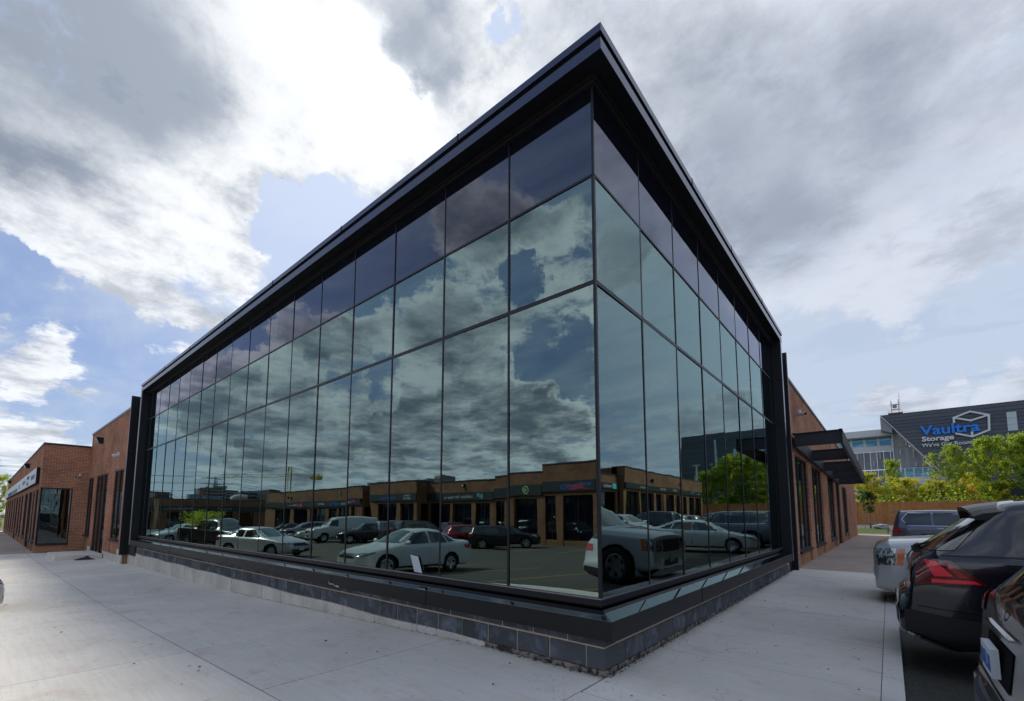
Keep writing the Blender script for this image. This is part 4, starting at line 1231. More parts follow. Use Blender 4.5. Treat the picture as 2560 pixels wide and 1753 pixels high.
MODEL['suv'] = mk(dict(L=4.66, W=1.84, r=.355, axles=(.90, 3.56), mir=(1.62, 1.17), handles=((2.42, .97), (3.3, .99)), plateF=.48, plateB=.93,
    zt=[(0, .66), (.05, .78), (.22, .92), (.85, 1.02), (1.22, 1.08), (1.9, 1.53), (2.3, 1.64), (3.3, 1.66), (4.10, 1.60), (4.20, 1.54), (4.53, 1.10), (4.57, .74), (4.64, .68), (4.66, .60)],
    zb=[(0, .60), (.05, .72), (.22, .84), (1.2, 1.01), (4.1, 1.10), (4.53, 1.06), (4.57, .70), (4.66, .56)],
    w=[(0, .56), (.05, .70), (.28, .84), (.85, .91), (3.9, .915), (4.3, .87), (4.53, .79), (4.66, .70)],
    wr=[(0, .6), (2.0, .60), (2.6, .62), (4.2, .58)], zbot=[(0, .30), (.3, .24), (4.3, .24), (4.66, .36)],
    seams=[[(1.45, .98), (1.42, .36)], [(2.58, 1.06), (2.58, .30)], [(3.52, 1.08), (3.48, .78), (3.25, .36)], [(1.42, .31), (3.2, .31)]],
    patches=[('windscreen', V_glassg, 'F', [(-.70, 1.10), (0, 1.115), (.70, 1.10)], [(-.56, 1.50), (0, 1.56), (.56, 1.50)]),
             ('rear_window', V_glass, 'B', [(-.62, 1.14), (0, 1.14), (.62, 1.14)], [(-.52, 1.46), (0, 1.50), (.52, 1.46)]),
             ('side_window', V_glass, 'L', [(1.60, 1.07), (2.54, 1.09)], [(2.06, 1.46), (2.54, 1.53)]),
             ('side_window', V_glass, 'L', [(2.62, 1.09), (3.42, 1.11)], [(2.62, 1.535), (3.42, 1.52)]),
             ('side_window', V_glass, 'L', [(3.48, 1.12), (3.98, 1.16)], [(3.48, 1.515), (3.84, 1.46)]),
             ('headlight', V_lamp, 'F', [(.42, .72), (.68, .74)], [(.40, .82), (.72, .86)]), ('headlight', V_lamp, 'L', [(.10, .72), (.50, .86)], [(.12, .84), (.52, .93)]),
             ('grille', V_plast, 'F', [(-.40, .62), (.40, .62)], [(-.40, .80), (.40, .80)]), ('bumper_trim', V_plast, 'F', [(-.60, .32), (.60, .32)], [(-.58, .44), (.58, .44)]),
             ('bumper_trim', V_plast, 'B', [(-.66, .37), (.66, .37)], [(-.66, .54), (.66, .54)]),
             ('taillight', V_red, 'B', [(.42, .88), (.76, .86)], [(.46, 1.02), (.74, 1.04)]), ('taillight', V_red, 'L', [(4.12, .88), (4.50, .84)], [(4.20, 1.03), (4.46, 1.05)])]))
def bigspec(**k):
    d = dict(L=5.10, W=2.0, r=.40, axles=(.98, 3.92), mir=(1.75, 1.28), handles=((2.6, 1.10), (3.55, 1.10)), plateF=.56, plateB=.86,
    zt=[(0, .90), (.015, .98), (.05, 1.04), (.20, 1.11), (.9, 1.17), (1.38, 1.20), (1.95, 1.68), (2.35, 1.83), (3.5, 1.87), (4.70, 1.84), (4.83, 1.74), (5.0, 1.18), (5.03, .72), (5.09, .66), (5.10, .58)],
    zb=[(0, .86), (.015, .93), (.05, .97), (.20, 1.03), (1.3, 1.14), (4.8, 1.18), (5.0, 1.14), (5.03, .68), (5.10, .54)],
    w=[(0, .84), (.015, .885), (.06, .92), (.22, .96), (.9, .99), (4.5, .99), (4.8, .95), (5.0, .89), (5.10, .84)],
    wr=[(0, .7), (2.0, .68), (2.6, .71), (4.8, .67)], zbot=[(0, .34), (.3, .27), (4.7, .28), (5.10, .42)],
    seams=[[(1.62, 1.12), (1.60, .42)], [(2.78, 1.14), (2.78, .36)], [(3.80, 1.15), (3.74, .80), (3.55, .44)], [(1.60, .36), (3.5, .36)]],
    patches=[('windscreen', V_glassg, 'F', [(-.80, 1.22), (0, 1.24), (.80, 1.22)], [(-.66, 1.68), (0, 1.74), (.66, 1.68)]),
             ('rear_window', V_glass, 'B', [(-.70, 1.22), (0, 1.22), (.70, 1.22)], [(-.60, 1.64), (0, 1.68), (.60, 1.64)]),
             ('side_window', V_glass, 'L', [(1.72, 1.19), (2.74, 1.20)], [(2.12, 1.64), (2.74, 1.73)]),
             ('side_window', V_glass, 'L', [(2.82, 1.20), (3.72, 1.21)], [(2.82, 1.735), (3.72, 1.735)]),
             ('side_window', V_glass, 'L', [(3.80, 1.21), (4.62, 1.22)], [(3.80, 1.735), (4.50, 1.71)]),
             ('headlight', V_lamp, 'F', [(.56, .72), (.84, .72)], [(.56, .96), (.84, .96)]), ('headlight', V_lamp, 'L', [(.035, .72), (.27, .73)], [(.035, .97), (.30, .98)]),
             ('side_marker', V_amber, 'L', [(.28, .73), (.36, .74)], [(.31, .98), (.40, .985)]),
             ('grille', V_plast, 'F', [(-.50, .70), (.50, .70)], [(-.50, .96), (.50, .96)]), ('air_intake', V_plast, 'F', [(-.45, .40), (.45, .40)], [(-.42, .53), (.42, .53)]),
             ('fog_lamp', V_lamp, 'F', [(.60, .46), (.70, .46)], [(.60, .54), (.70, .54)]),
             ('taillight', V_red, 'B', [(.66, .84), (.86, .84)], [(.60, 1.08), (.84, 1.10)]), ('taillight', V_red, 'L', [(4.70, .92), (4.98, .86)], [(4.82, 1.10), (4.96, 1.12)])])
    d.update(k); return d
MODEL['big'] = mk(bigspec())
# luxury off-roader: bright frame round the side glass, rising pointed rear corner
sp = bigspec(chrome=True)
MODEL['lux'] = mk(sp)
c = MODEL['lux']
c.seam('LR', [(1.70, 1.185), (4.50, 1.205), (4.70, 1.46), (4.50, 1.745), (2.14, 1.665)], .022, V_chrome, 'window_surround')
c.patch('side_window', V_glass, 'L', [(4.45, 1.22), (4.50, 1.24), (4.67, 1.46)], [(4.45, 1.72), (4.50, 1.71), (4.67, 1.47)], 8, 5)
mb = MB(); mb.prism([(4.72, 1.80), (5.02, 1.74), (5.04, 1.77), (4.72, 1.86)], 1, -.62, .62); c.add('spoiler', mb.mesh('spoiler', P_black, fix=True))
MODEL['van'] = mk(dict(L=5.69, W=2.0, r=.375, axles=(.95, 4.38), mir=(1.35, 1.30), handles=((2.1, 1.05), (2.5, 1.05)), plateF=.50, plateB=.70,
    zt=[(0, .88), (.04, 1.06), (.20, 1.16), (.75, 1.28), (.95, 1.34), (1.75, 1.98), (2.1, 2.08), (3.8, 2.11), (5.55, 2.09), (5.62, 2.0), (5.65, .72), (5.69, .60)],
    zb=[(0, .84), (.04, .98), (.20, 1.08), (.9, 1.24), (5.6, 1.28), (5.65, .68), (5.69, .56)],
    w=[(0, .80), (.04, .88), (.22, .95), (.9, 1.0), (5.3, 1.0), (5.6, .97), (5.69, .92)],
    wr=[(0, .7), (1.8, .78), (2.6, .82), (5.6, .82)], zbot=[(0, .36), (.3, .30), (5.3, .32), (5.69, .42)],
    seams=[[(1.28, 1.2), (1.30, .45)], [(2.25, 1.95), (2.25, .42)], [(1.3, .40), (2.2, .40)]],
    patches=[('windscreen', V_glassg, 'F', [(-.84, 1.37), (0, 1.40), (.84, 1.37)], [(-.70, 1.86), (0, 1.90), (.70, 1.86)]),
             ('side_window', V_glass, 'L', [(1.30, 1.30), (2.18, 1.30)], [(1.66, 1.78), (2.18, 1.85)]),
             ('rear_window', V_glass, 'B', [(.12, 1.30), (.70, 1.30)], [(.12, 1.80), (.66, 1.80)]),
             ('headlight', V_lamp, 'F', [(.58, .84), (.84, .84)], [(.58, .98), (.84, .98)]), ('side_marker', V_amber, 'F', [(.58, .74), (.84, .74)], [(.58, .82), (.84, .82)]),
             ('side_marker', V_amber, 'L', [(.06, .74), (.26, .76)], [(.06, .84), (.26, .86)]),
             ('grille', V_plast, 'F', [(-.55, .74), (.55, .74)], [(-.55, .98), (.55, .98)]), ('bumper', V_plast, 'F', [(-.86, .42), (.86, .42)], [(-.86, .66), (.86, .66)]),
             ('taillight', V_red, 'B', [(.80, .95), (.93, .95)], [(.78, 1.4), (.92, 1.4)])]))
MODEL['pickup'] = mk(dict(L=5.80, W=2.0, r=.40, axles=(1.0, 4.60), mir=(1.85, 1.26), handles=((2.75, 1.08), (3.45, 1.08)), plateF=.55, plateB=.62,
    zt=[(0, .86), (.04, 1.02), (.20, 1.12), (.9, 1.18), (1.40, 1.22), (2.0, 1.72), (2.4, 1.86), (3.4, 1.87), (3.68, 1.78), (3.80, 1.36), (4.0, 1.30), (5.70, 1.32), (5.74, .70), (5.80, .64)],
    zb=[(0, .80), (.04, .96), (.20, 1.05), (1.3, 1.16), (3.7, 1.20), (3.85, 1.26), (5.70, 1.28), (5.74, .66), (5.80, .58)],
    w=[(0, .80), (.04, .88), (.22, .95), (.9, .99), (5.5, .99), (5.72, .96), (5.80, .92)],
    wr=[(0, .7), (2.0, .66), (2.6, .70), (3.8, .66)], zbot=[(0, .40), (.3, .36), (5.4, .38), (5.80, .48)],
    seams=[[(1.70, 1.15), (1.70, .5)], [(2.95, 1.16), (2.95, .45)], [(3.68, 1.18), (3.66, .48)], [(3.80, 1.24), (3.80, .46)]],
    patches=[('windscreen', V_glassg, 'F', [(-.80, 1.24), (0, 1.26), (.80, 1.24)], [(-.66, 1.70), (0, 1.76), (.66, 1.70)]),
             ('rear_window', V_glass, 'B', [(-.62, 1.42), (.62, 1.42)], [(-.58, 1.72), (.58, 1.72)]),
             ('side_window', V_glass, 'L', [(1.82, 1.22), (2.90, 1.23)], [(2.16, 1.66), (2.90, 1.75)]), ('side_window', V_glass, 'L', [(3.0, 1.23), (3.58, 1.24)], [(3.0, 1.75), (3.50, 1.73)]),
             ('load_bed', V_well, 'T', [(4.0, -.78), (5.60, -.78)], [(4.0, .78), (5.60, .78)]),
             ('headlight', V_lamp, 'F', [(.58, .80), (.86, .80)], [(.58, 1.0), (.86, 1.0)]), ('grille', V_plast, 'F', [(-.52, .72), (.52, .72)], [(-.52, 1.0), (.52, 1.0)]),
             ('taillight', V_red, 'B', [(.80, .90), (.94, .90)], [(.80, 1.20), (.93, 1.20)]), ('taillight', V_red, 'L', [(5.58, .90), (5.70, .90)], [(5.58, 1.20), (5.69, 1.20)])]))

# ---- the black crossover whose tail is close to the camera: more detail
spT = dict(MODEL['suv'].sp); spT['patches'] = [p for p in spT['patches'] if p[0] not in ('taillight', 'bumper_trim', 'rear_window')]
spT['nu'] = 14
spT['zt'] = [(0, .66), (.05, .78), (.22, .92), (.85, 1.02), (1.22, 1.08), (1.9, 1.53), (2.3, 1.63), (3.2, 1.655), (3.82, 1.60), (3.93, 1.53), (4.36, 1.17), (4.51, 1.06), (4.55, .97), (4.565, .74), (4.65, .69), (4.68, .58)]
spT['zb'] = [(0, .60), (.05, .72), (.22, .84), (1.2, 1.01), (3.85, 1.10), (4.36, 1.08), (4.51, 1.0), (4.55, .90), (4.565, .68), (4.68, .53)]
spT['w'] = [(0, .56), (.05, .70), (.28, .84), (.85, .91), (3.9, .915), (4.3, .885), (4.55, .82), (4.68, .76)]
spT['zbot'] = [(0, .30), (.3, .24), (3.9, .22), (4.3, .17), (4.68, .30)]; spT['L'] = 4.68
spT['patches'] = [p for p in spT['patches'] if not (p[0] == 'side_window' and p[3][0][0] > 3.4)]
tg = mk(spT)
tg.patch('rear_window', V_glass, 'B', [(-.66, 1.125), (0, 1.11), (.66, 1.125)], [(-.55, 1.47), (0, 1.51), (.55, 1.47)], 16, 10)
tg.patch('rear_side_trim', V_glass, 'L', [(4.22, 1.125), (4.42, 1.115)], [(3.90, 1.50), (3.96, 1.50)], 6, 10, .006)
# tail lamp: smoked housing with bright bars, wrapping round the corner
tg.patch('taillight', V_redd, 'L', [(4.03, .835), (4.52, .80)], [(4.26, 1.035), (4.50, 1.045)], 16, 7, .008)
tg.patch('taillight', V_redd, 'B', [(.40, .80), (.60, .80), (.79, .80)], [(.44, 1.04), (.60, 1.05), (.775, 1.05)], 12, 7, .008)
tg.patch('lamp_bar', V_redb, 'L', [(4.25, .895), (4.38, .885)], [(4.36, 1.022), (4.44, 1.03)], 8, 5, .012)
tg.patch('lamp_bar', V_redb, 'L', [(4.07, .838), (4.40, .826)], [(4.11, .866), (4.40, .862)], 12, 3, .012)
tg.patch('lamp_bar', V_red, 'L', [(4.15, .885), (4.21, .882)], [(4.27, 1.01), (4.31, 1.012)], 6, 5, .012)
for yy_ in (.50, .57, .64, .71): tg.patch('lamp_bar', V_redb, 'B', [(yy_, .90), (yy_+.018, .90)], [(yy_+.015, 1.0), (yy_+.033, 1.0)], 2, 4, .013)
tg.patch('rear_bumper', V_plast, 'B', [(-.70, .40), (0, .38), (.70, .40)], [(-.70, .56), (0, .56), (.70, .56)], 14, 4)
tg.patch('rear_bumper', V_plast, 'L', [(3.98, .22), (4.3, .20), (4.62, .33)], [(3.99, .50), (4.3, .52), (4.62, .55)], 12, 5)
tg.patch('chrome_strip', V_chrome, 'B', [(-.62, .365), (0, .35), (.62, .365)], [(-.62, .385), (0, .37), (.62, .385)], 14, 1, .010)
tg.patch('chrome_strip', V_chrome, 'L', [(4.22, .185), (4.60, .31)], [(4.22, .21), (4.60, .34)], 8, 1, .012)
tg.patch('reflector', V_red, 'B', [(.50, .55), (.68, .555)], [(.50, .575), (.68, .58)], 5, 1, .010)
tg.seam('LR', [(4.40, 1.075), (3.92, 1.085), (3.0, 1.05), (1.7, 1.02)], .012, V_plast, 'belt_moulding')
tg.seam('LR', [(4.03, .83), (3.98, .60)], .006); tg.seam('LR', [(3.99, .56), (4.6, .60)], .006)

mb = MB()
for i in range(12):      # roof spoiler, a shelf over the rear glass
    a0, a1 = -.60 + 1.2*i/12, -.60 + 1.2*(i+1)/12
    def zz_(a): return 1.585 - .10*(abs(a)/.6)**3
    i0 = len(mb.v)
    for a in (a0, a1):
        z_ = zz_(a); mb.v += [(3.74, a, z_+.022), (3.98, a, z_-.012), (4.10 - .05*(abs(a)/.6)**2, a, z_-.04), (4.09 - .05*(abs(a)/.6)**2, a, z_-.075), (3.88, a, z_-.075)]
    for k in range(5): mb.f.append((i0+k, i0+(k+1) % 5, i0+5+(k+1) % 5, i0+5+k)); mb.mi.append(0)
    if i == 0: mb.f.append(tuple(i0+k for k in range(5))); mb.mi.append(0)
    if i == 11: mb.f.append(tuple(i0+5+k for k in range(5))); mb.mi.append(0)
tg.add('spoiler', mb.mesh('spoiler', mat('spoiler_gloss', (.008, .008, .010), .3, spec=.3), False, fix=True))
mb = MB(); mb.prism([(3.52, 1.665), (3.70, 1.655), (3.70, 1.715), (3.66, 1.735)], 1, -.010, .010); tg.add('shark_fin_antenna', mb.mesh('shark_fin_antenna', V_plast, fix=True))
mb = MB()
p0, _ = tg.hit('B', .0, 1.10, .03); p1, _ = tg.hit('B', .34, 1.17, .02); p2, _ = tg.hit('B', -.18, 1.12, .03)
mb.tube([p2, p0, p1], [.015, .02, .008], 6); mb.box(p0.x-.05, p0.x+.03, -.05, .05, 1.07, 1.13); tg.add('rear_wiper', mb.mesh('rear_wiper', V_plast))

# raised letters on the tailgate
me = text_mesh('TSI', .055, .002); me.materials.append(V_chrome)
p, n = tg.hit('B', .52, .72, .006); me.transform(Matrix(((0, 0, 1, p.x), (1, 0, 0, .44), (0, 1, 0, .73), (0, 0, 0, 1)))); tg.add('tailgate_letters', me)
# ---- nearest dark vehicle with plate, emblem, step bumper
spN = dict(MODEL['suv'].sp); spN['patches'] = [p for p in spN['patches'] if p[0] not in ('taillight', 'bumper_trim')]; spN['nu'] = 14
spN['zt'] = spN['zt'][:-3] + [(4.585, .80), (4.60, .70), (4.61, .60)]
spN['zt'] = [q if q[0] != 4.53 else (4.545, 1.10) for q in spN['zt']]
spN['zb'] = [(0, .60), (.05, .72), (.22, .84), (1.2, 1.01), (4.1, 1.10), (4.545, 1.06), (4.585, .75), (4.61, .56)]; spN['L'] = 4.61
nr = mk(spN)
nr.parts = [p for p in nr.parts if p[0] != 'licence_plate']
nr.patch('taillight', V_red, 'B', [(.60, .98), (.80, .96)], [(.62, 1.16), (.76, 1.16)], 8, 6, .008)
nr.patch('taillight', V_red, 'L', [(4.30, .98), (4.52, .96)], [(4.30, 1.18), (4.48, 1.16)], 8, 6, .008)
nr.patch('plate_recess', V_well, 'B', [(-.36, .70), (.36, .70)], [(-.36, .90), (.36, .90)], 12, 4, .004)
pX, n = nr.hit('B', 0, .80, .02)
pl_m = MB().box(pX.x-.005, pX.x+.028, -.155, .155, .725, .875).mesh('licence_plate', V_plate); nr.add('licence_plate', pl_m)
for s_, z_, sz in (('AXZL 161', .755, .12),):
    me = text_mesh(s_, sz, .001, .002); me.materials.append(V_plateink)
    xs_ = [v.co.x for v in me.vertices]; k_ = .28/(max(xs_)-min(xs_))
    for v in me.vertices: v.co.x = (v.co.x-min(xs_))*k_
    me.transform(Matrix(((0, 0, 1, pX.x+.0305), (1, 0, 0, -.14), (0, 1, 0, z_), (0, 0, 0, 1)))); nr.add('plate_letters', me)
mb = MB(); e0, n = nr.hit('B', 0, 1.085, .016)
for i in range(28):
    a, b = 2*PI*i/28, 2*PI*(i+1)/28
    for r0, r1 in ((.062, .075), (.018, .028)):
        mb.quad(*[(e0.x + .006, r_*math.cos(t), 1.085 + r_*math.sin(t)) for t, r_ in ((a, r0), (b, r0), (b, r1), (a, r1))])
for k in range(3):
    a = PI/2 + 2*PI*k/3
    mb.quad(*[(e0.x+.006, .064*math.cos(a+d_)*q, 1.085 + .064*math.sin(a+d_)*q) for d_, q in ((-.12, 1), (.12, 1), (.5, .3), (-.5, .3))])
nr.add('emblem', mb.mesh('emblem', V_alloy))
mb = MB(); hb, _ = nr.hit('B', 0, .975, .02); mb.box(hb.x-.02, hb.x+.004, -.34, .34, .955, .968); nr.add('tailgate_bar', mb.mesh('tailgate_bar', V_chrome))
bp = MB()
for i in range(16):          # step bumper shelf, bowed in plan
    a0, a1 = -.80 + 1.6*i/16, -.80 + 1.6*(i+1)/16
    f = lambda a: 4.68 - .16*(abs(a)/.8)**2.6
    i0 = len(bp.v)
    for a in (a0, a1): bp.v += [(4.45, a, .60), (f(a)-.02, a, .60), (f(a), a, .58), (f(a)+.004, a, .42), (f(a)-.10, a, .30), (4.45, a, .30)]
    for k in range(6): bp.f.append((i0+k, i0+(k+1) % 6, i0+6+(k+1) % 6, i0+6+k)); bp.mi.append(0)
    if i == 0: bp.f.append(tuple(i0+k for k in range(6))); bp.mi.append(0)
    if i == 15: bp.f.append(tuple(i0+6+k for k in range(6))); bp.mi.append(0)
nr.add('step_bumper', bp.mesh('step_bumper', V_pad, False, fix=True))
sl = MB()
for i in range(12):
    for j in range(2):
        y0_ = -.66 + i*.115; x0_ = 4.56 + j*.045 - .10*(abs(y0_)/.8)**2.6
        sl.box(x0_, x0_+.022, y0_, y0_+.035, .601, .606)
nr.add('tread_ribs', sl.mesh('tread_ribs', V_plast))
nr.seam('LR', [(4.45, .62), (3.98, .62)], .006)
nr.seam('B', [(-.74, 1.10), (-.70, .64), (.70, .64), (.74, 1.10)], .008)

finish(nr, 'dark brown sport utility vehicle cut by the right edge, with blue plate and step bumper', P_brown, 4.77, -.12, 0, .0, 'suv')
finish(tg, 'glossy black crossover backed to the curb with bright red wraparound taillights and a roof spoiler', P_navy, 4.42, 3.20, 0, .075, 'suv').scale = (1, 1, 1.045)
finish(MODEL['big'], 'silver sport utility vehicle nosed up to the curb with amber edged square headlights', P_silver, 4.46, 6.95, 180, 0, 'big').scale = (1.03, 1.03, 1.09)
finish(MODEL['sedan'], 'silver sedan with black front bumper reflected between two large vehicles in the right hand glass', P_silver, 4.55, 17.9, 170, 0, 'sedan8')
finish(MODEL['lux'], 'blue grey luxury off roader backed to the walkway with bright window surround', P_grey, 4.62, 22.6, 0, .0, 'big')
# cars seen only in the mirror glass of the long front
C_ = lambda *a, **k: finish(*a, **k)
C_(MODEL['sedan'], 'white sedan whose nose just shows over the pavement at the left edge of the picture', P_white, -10.3, -5.76, 93, 0, 'sedan')
C_(MODEL['suv'], 'silver crossover with red taillights reflected against the corner post of the glass', P_silver, -1.55, -6.9, -62, 0, 'suv')
C_(MODEL['sedan'], 'silver sedan turning away with its red taillight at left in the long mirror', P_silver, -21.4, -5.4, -24, 0, 'sedan8')
C_(MODEL['pickup'], 'charcoal pickup truck carrying leafy green branches in its bed', P_char, -30.2, -6.2, -14, 0, 'big')
C_(MODEL['sedan'], 'silver sedan with yellowed headlamp half hidden behind the charcoal pickup truck', P_silver, -37.2, -6.1, 75, 0, 'sedan')
C_(MODEL['sedan'], 'pale green silver car at the far left end of the mirrored row', P_pale, -42.5, -8.6, 150, 0, 'sedan')
C_(MODEL['van'], 'white cargo van with amber front lamps parked across the lot', P_white, -33.2, -16.4, 104, 0, 'van')
C_(MODEL['suv'], 'black crossover facing the glass just right of the white van', P_black, -30.5, -16.9, 104, 0, 'suv')
C_(MODEL['big'], 'silver boxy utility vehicle showing its tailgate beside the black crossover', P_steel, -29.6, -19.9, -76, 0, 'big')
C_(MODEL['big'], 'dark utility vehicle showing its tailgate between the silver one and the black pickup', P_black, -26.8, -19.9, -76, 0, 'big')
C_(MODEL['pickup'], 'black pickup truck parked left of the red hatchback', P_black, -23.9, -20.6, -76, 0, 'big')
C_(MODEL['suv'], 'red hatchback with its tail to the glass in front of the shops', P_red, -21.4, -20.3, -70, 0, 'suv')
C_(MODEL['suv'], 'black wagon parked right of the red hatchback below the round shop emblem', P_black, -18.4, -20.3, -34, 0, 'suv')
C_(MODEL['sedan'], 'white compact car left of the white van in the far row', P_white, -38.0, -17.3, 107, 0, 'sedan')
C_(MODEL['suv'], 'grey crossover two places left of the white van', P_steel, -41.8, -17.6, 107, 0, 'suv')
C_(MODEL['sedan'], 'dark sedan nearest the drapery shop in the far row', P_black, -47, -18.2, 107, 0, 'sedan')
C_(MODEL['suv'], 'white crossover parked facing the drapery shop', P_white, -78.5, -18.2, 175, 0, 'suv')
for mdl, col, y, hd, lab, wh in (('suv', P_silver, 25.4, 196, 'silver crossover facing the right hand glass in the middle row', 'suv'), ('big', P_black, 29.3, 0, 'black boxy off roader with red taillights in the middle row', 'big'),
        ('suv', P_white, 32.4, 0, 'white crossover beside the black off roader in the middle row', 'suv'), ('suv', P_steel, 35.6, 0, 'grey silver crossover third from the black off roader', 'suv'),
        ('sedan', P_white, 38.8, 0, 'white sedan next to the red sedan in the middle row', 'sedan'), ('sedan', P_red, 41.8, 0, 'red sedan toward the far end of the middle row', 'sedan'), ('suv', P_steel, 45.0, 0, 'grey crossover last in the middle row before the fence', 'suv')):
    C_(MODEL[mdl], lab, col, 11.9, y, hd, 0, wh)
C_(MODEL['suv'], 'dark crossover parked beyond the blue grey luxury off roader', P_char, 4.5, 26.2, 0, 0, 'suv')
# ================================================================== SHOPS ACROSS THE LOTS (seen in the glass)
M_band = mat('sign_band', (.022, .030, .032), .45)
M_txtw = mat('letter_white', (.42, .45, .45), .5); M_txtb = mat('letter_blue', (.03, .14, .55), .5); M_txtr = mat('letter_red', (.40, .03, .04), .5)
M_txtg = mat('letter_green', (.45, .62, .30), .5); M_txtt = mat('letter_teal', (.10, .50, .52), .5); M_pink = mat('letter_pink', (.65, .05, .22), .5)
G_shop = glass_mat('shop_glass', 1.8, (.6, .7, .7), None, .3)
sb = thing('shop_row', 'long tan brick shop row with black sign bands, mirrored in the long glass front', 'building')
TS = lambda u, v, z: (-u, -25 + v, z)        # u = -x, faces +y
def shop(parent, T, u0, u1, top, band, base, wins, head, m_=M_brick2, gm=G_shop, proj=0.0, doors=()):
    T2 = lambda u, v, z: T(u, v + proj, z)
    e = [u0]
    for a, b in wins: e += [a, b]
    e.append(u1)
    for k in range(0, len(e), 2):
        if e[k+1]-e[k] > .02: MB().box(e[k], e[k+1], -.5, 0, base, head, T=T2).build('brick_pier', m_, parent)
    MB().box(u0, u1, -.6-proj, .001, head, top-.1, T=T2).build('brick_band', m_, parent)
    MB().box(u0-.02, u1+.02, -.6-proj, .04, top-.1, top, T=T2).build('coping', M_copc, parent)
    if band: MB().box(u0+.02, u1-.02, .002, .14, band[0], band[1], T=T2).build('sign_band', M_band, parent)
    for i, (a, b) in enumerate(wins):
        dr = i in doors
        if not dr: MB().box(a, b, -.5, -.05, base, base+.55, T=T2).build('brick_apron', m_, parent)
        z0 = base + (.05 if dr else .56)
        fr = MB().box(a, a+.07, -.3, -.2, z0, head, T=T2).box(b-.07, b, -.3, -.2, z0, head, T=T2).box((a+b)/2-.03, (a+b)/2+.03, -.3, -.2, z0, head, T=T2).box(a+.07, b-.07, -.3, -.201, head-.08, head, T=T2).build('door' if dr else 'window', M_winframe, parent)
        MB().box(a+.07, b-.07, -.29, -.25, z0, head-.08, T=T2).build('pane', gm, fr)
SB = -1.0
shop(sb, TS, 6.0, 13.68, 5.5, (3.25, 4.06), SB, [(7.2, 9.8), (10.6, 13.2)], 2.95)
shop(sb, TS, 13.7, 18.7, 5.45, (3.25, 4.06), SB, [(14.1, 16.8), (17.4, 18.5)], 2.95)
shop(sb, TS, 18.72, 23.18, 4.92, (3.0, 3.85), SB, [(19.2, 21.4), (21.9, 22.9)], 2.75, doors=(0,))
shop(sb, TS, 23.2, 32.3, 4.72, (2.88, 3.62), SB, [(23.6, 25.3), (25.8, 28.2), (28.8, 32.0)], 2.62, doors=(1,))
shop(sb, TS, 32.32, 40.0, 4.86, (2.86, 3.56), SB, [(32.8, 35.1), (35.8, 38.6)], 2.60, proj=1.4)
shop(sb, TS, 40.02, 42.3, 4.6, None, SB, [(40.4, 41.9)], 2.5, doors=(0,))
shop(sb, TS, 42.32, 66.0, 4.66, (2.44, 3.18), SB, [(43.5, 44.3), (44.8, 47.4), (47.9, 50.4), (51.0, 54.2), (54.8, 58.3), (59.3, 63.9)], 2.25, proj=1.2, doors=(2,))
def sl(text, size, m_, u, z_, wd, v=.142, off=.004, par=sb, proj=0): return lettering(text, size, m_, par, (-u, -25+v+proj, z_), (-1, 0, 0), .01, off, width=wd)
# readable from the lot: reading direction is -x for a wall that faces +y
sl('madison hardware', .42, M_txtw, 25.4, 3.08, 3.9)
for k in range(3):
    MB().box(24.45+k*.19, 24.56+k*.19, .142, .16, 3.02+.08*k, 3.42+.05*k, T=TS).build('logo_bar', M_txtt, sb)
sl('works', .5, M_txtb, 14.1, 3.62, 1.4); sl('AERO', .5, M_txtb, 15.4, 3.42, 1.5)
mb = MB(); mb.prism([(-16.8, 3.9), (-15.4, 3.62), (-15.0, 3.95), (-14.9, 3.55), (-14.2, 3.33), (-15.2, 3.42), (-15.9, 3.28), (-15.7, 3.55)], 1, -24.857, -24.84); mb.build('star_logo', M_txtr, sb, fix=True)
mb = MB().tube([(-20.2, -24.857, 3.43), (-20.2, -24.83, 3.43)], .33, 24); mb.build('round_emblem', M_txtg, sb)
mb = MB().tube([(-20.2, -24.829, 3.43), (-20.2, -24.82, 3.43)], .25, 24); mb.build('round_emblem', M_band, sb)
sl('e', .5, M_txtg, 20.05, 3.30, .30, v=.185)
sl('blinds', .38, M_txtb, 35.7, 3.06, 2.2, proj=1.4); sl('STEPS+', .24, M_txtw, 33.2, 3.26, 1.1, proj=1.4); sl('SERVICE', .24, M_txtw, 33.2, 3.0, 1.1, proj=1.4)
sl('RK', .44, M_pink, 43.3, 2.64, .8, proj=1.2); sl('weddings', .42, M_txtw, 44.3, 2.64, 2.2, proj=1.2); sl('digiflight', .44, M_txtb, 47.2, 2.64, 2.4, proj=1.2); sl('BRAWN', .3, M_txtw, 51.0, 2.68, 1.3, proj=1.2)
sl('tradesource', .24, M_txtw, 57.0, 2.70, 2.6, proj=1.2)
MB().box(56.1, 56.7, .142, .16, 2.5, 2.95, T=lambda u, v, z: TS(u, v+1.2, z)).build('logo_square', M_pink, sb)
for u in (28.4, 21.7, 16.0): MB().box(u-.12, u+.12, .01, .03, 1.2, 1.55, T=TS).build('notice_plate', M_white, sb) if False else None
for u, z_, pj in ((26.9, 4.25, 0), (46.8, 4.1, 1.2), (59.5, 3.8, 1.2)):
    t = thing('wall_lamp', {26.9: 'wall pack lamp above the madison hardware sign band', 46.8: 'wall pack lamp above the pink and blue shop signs', 59.5: 'wall pack lamp near the left end of the mirrored shop row'}[u], 'lamp')
    MB().box(u-.17, u+.17, .002+pj, .22+pj, z_-.12, z_+.12, T=TS).build('housing', M_matte, t, bevel=.02); MB().box(u-.14, u+.14, .2205+pj, .235+pj, z_-.1, z_+.05, T=TS).build('lens', M_lens, t)
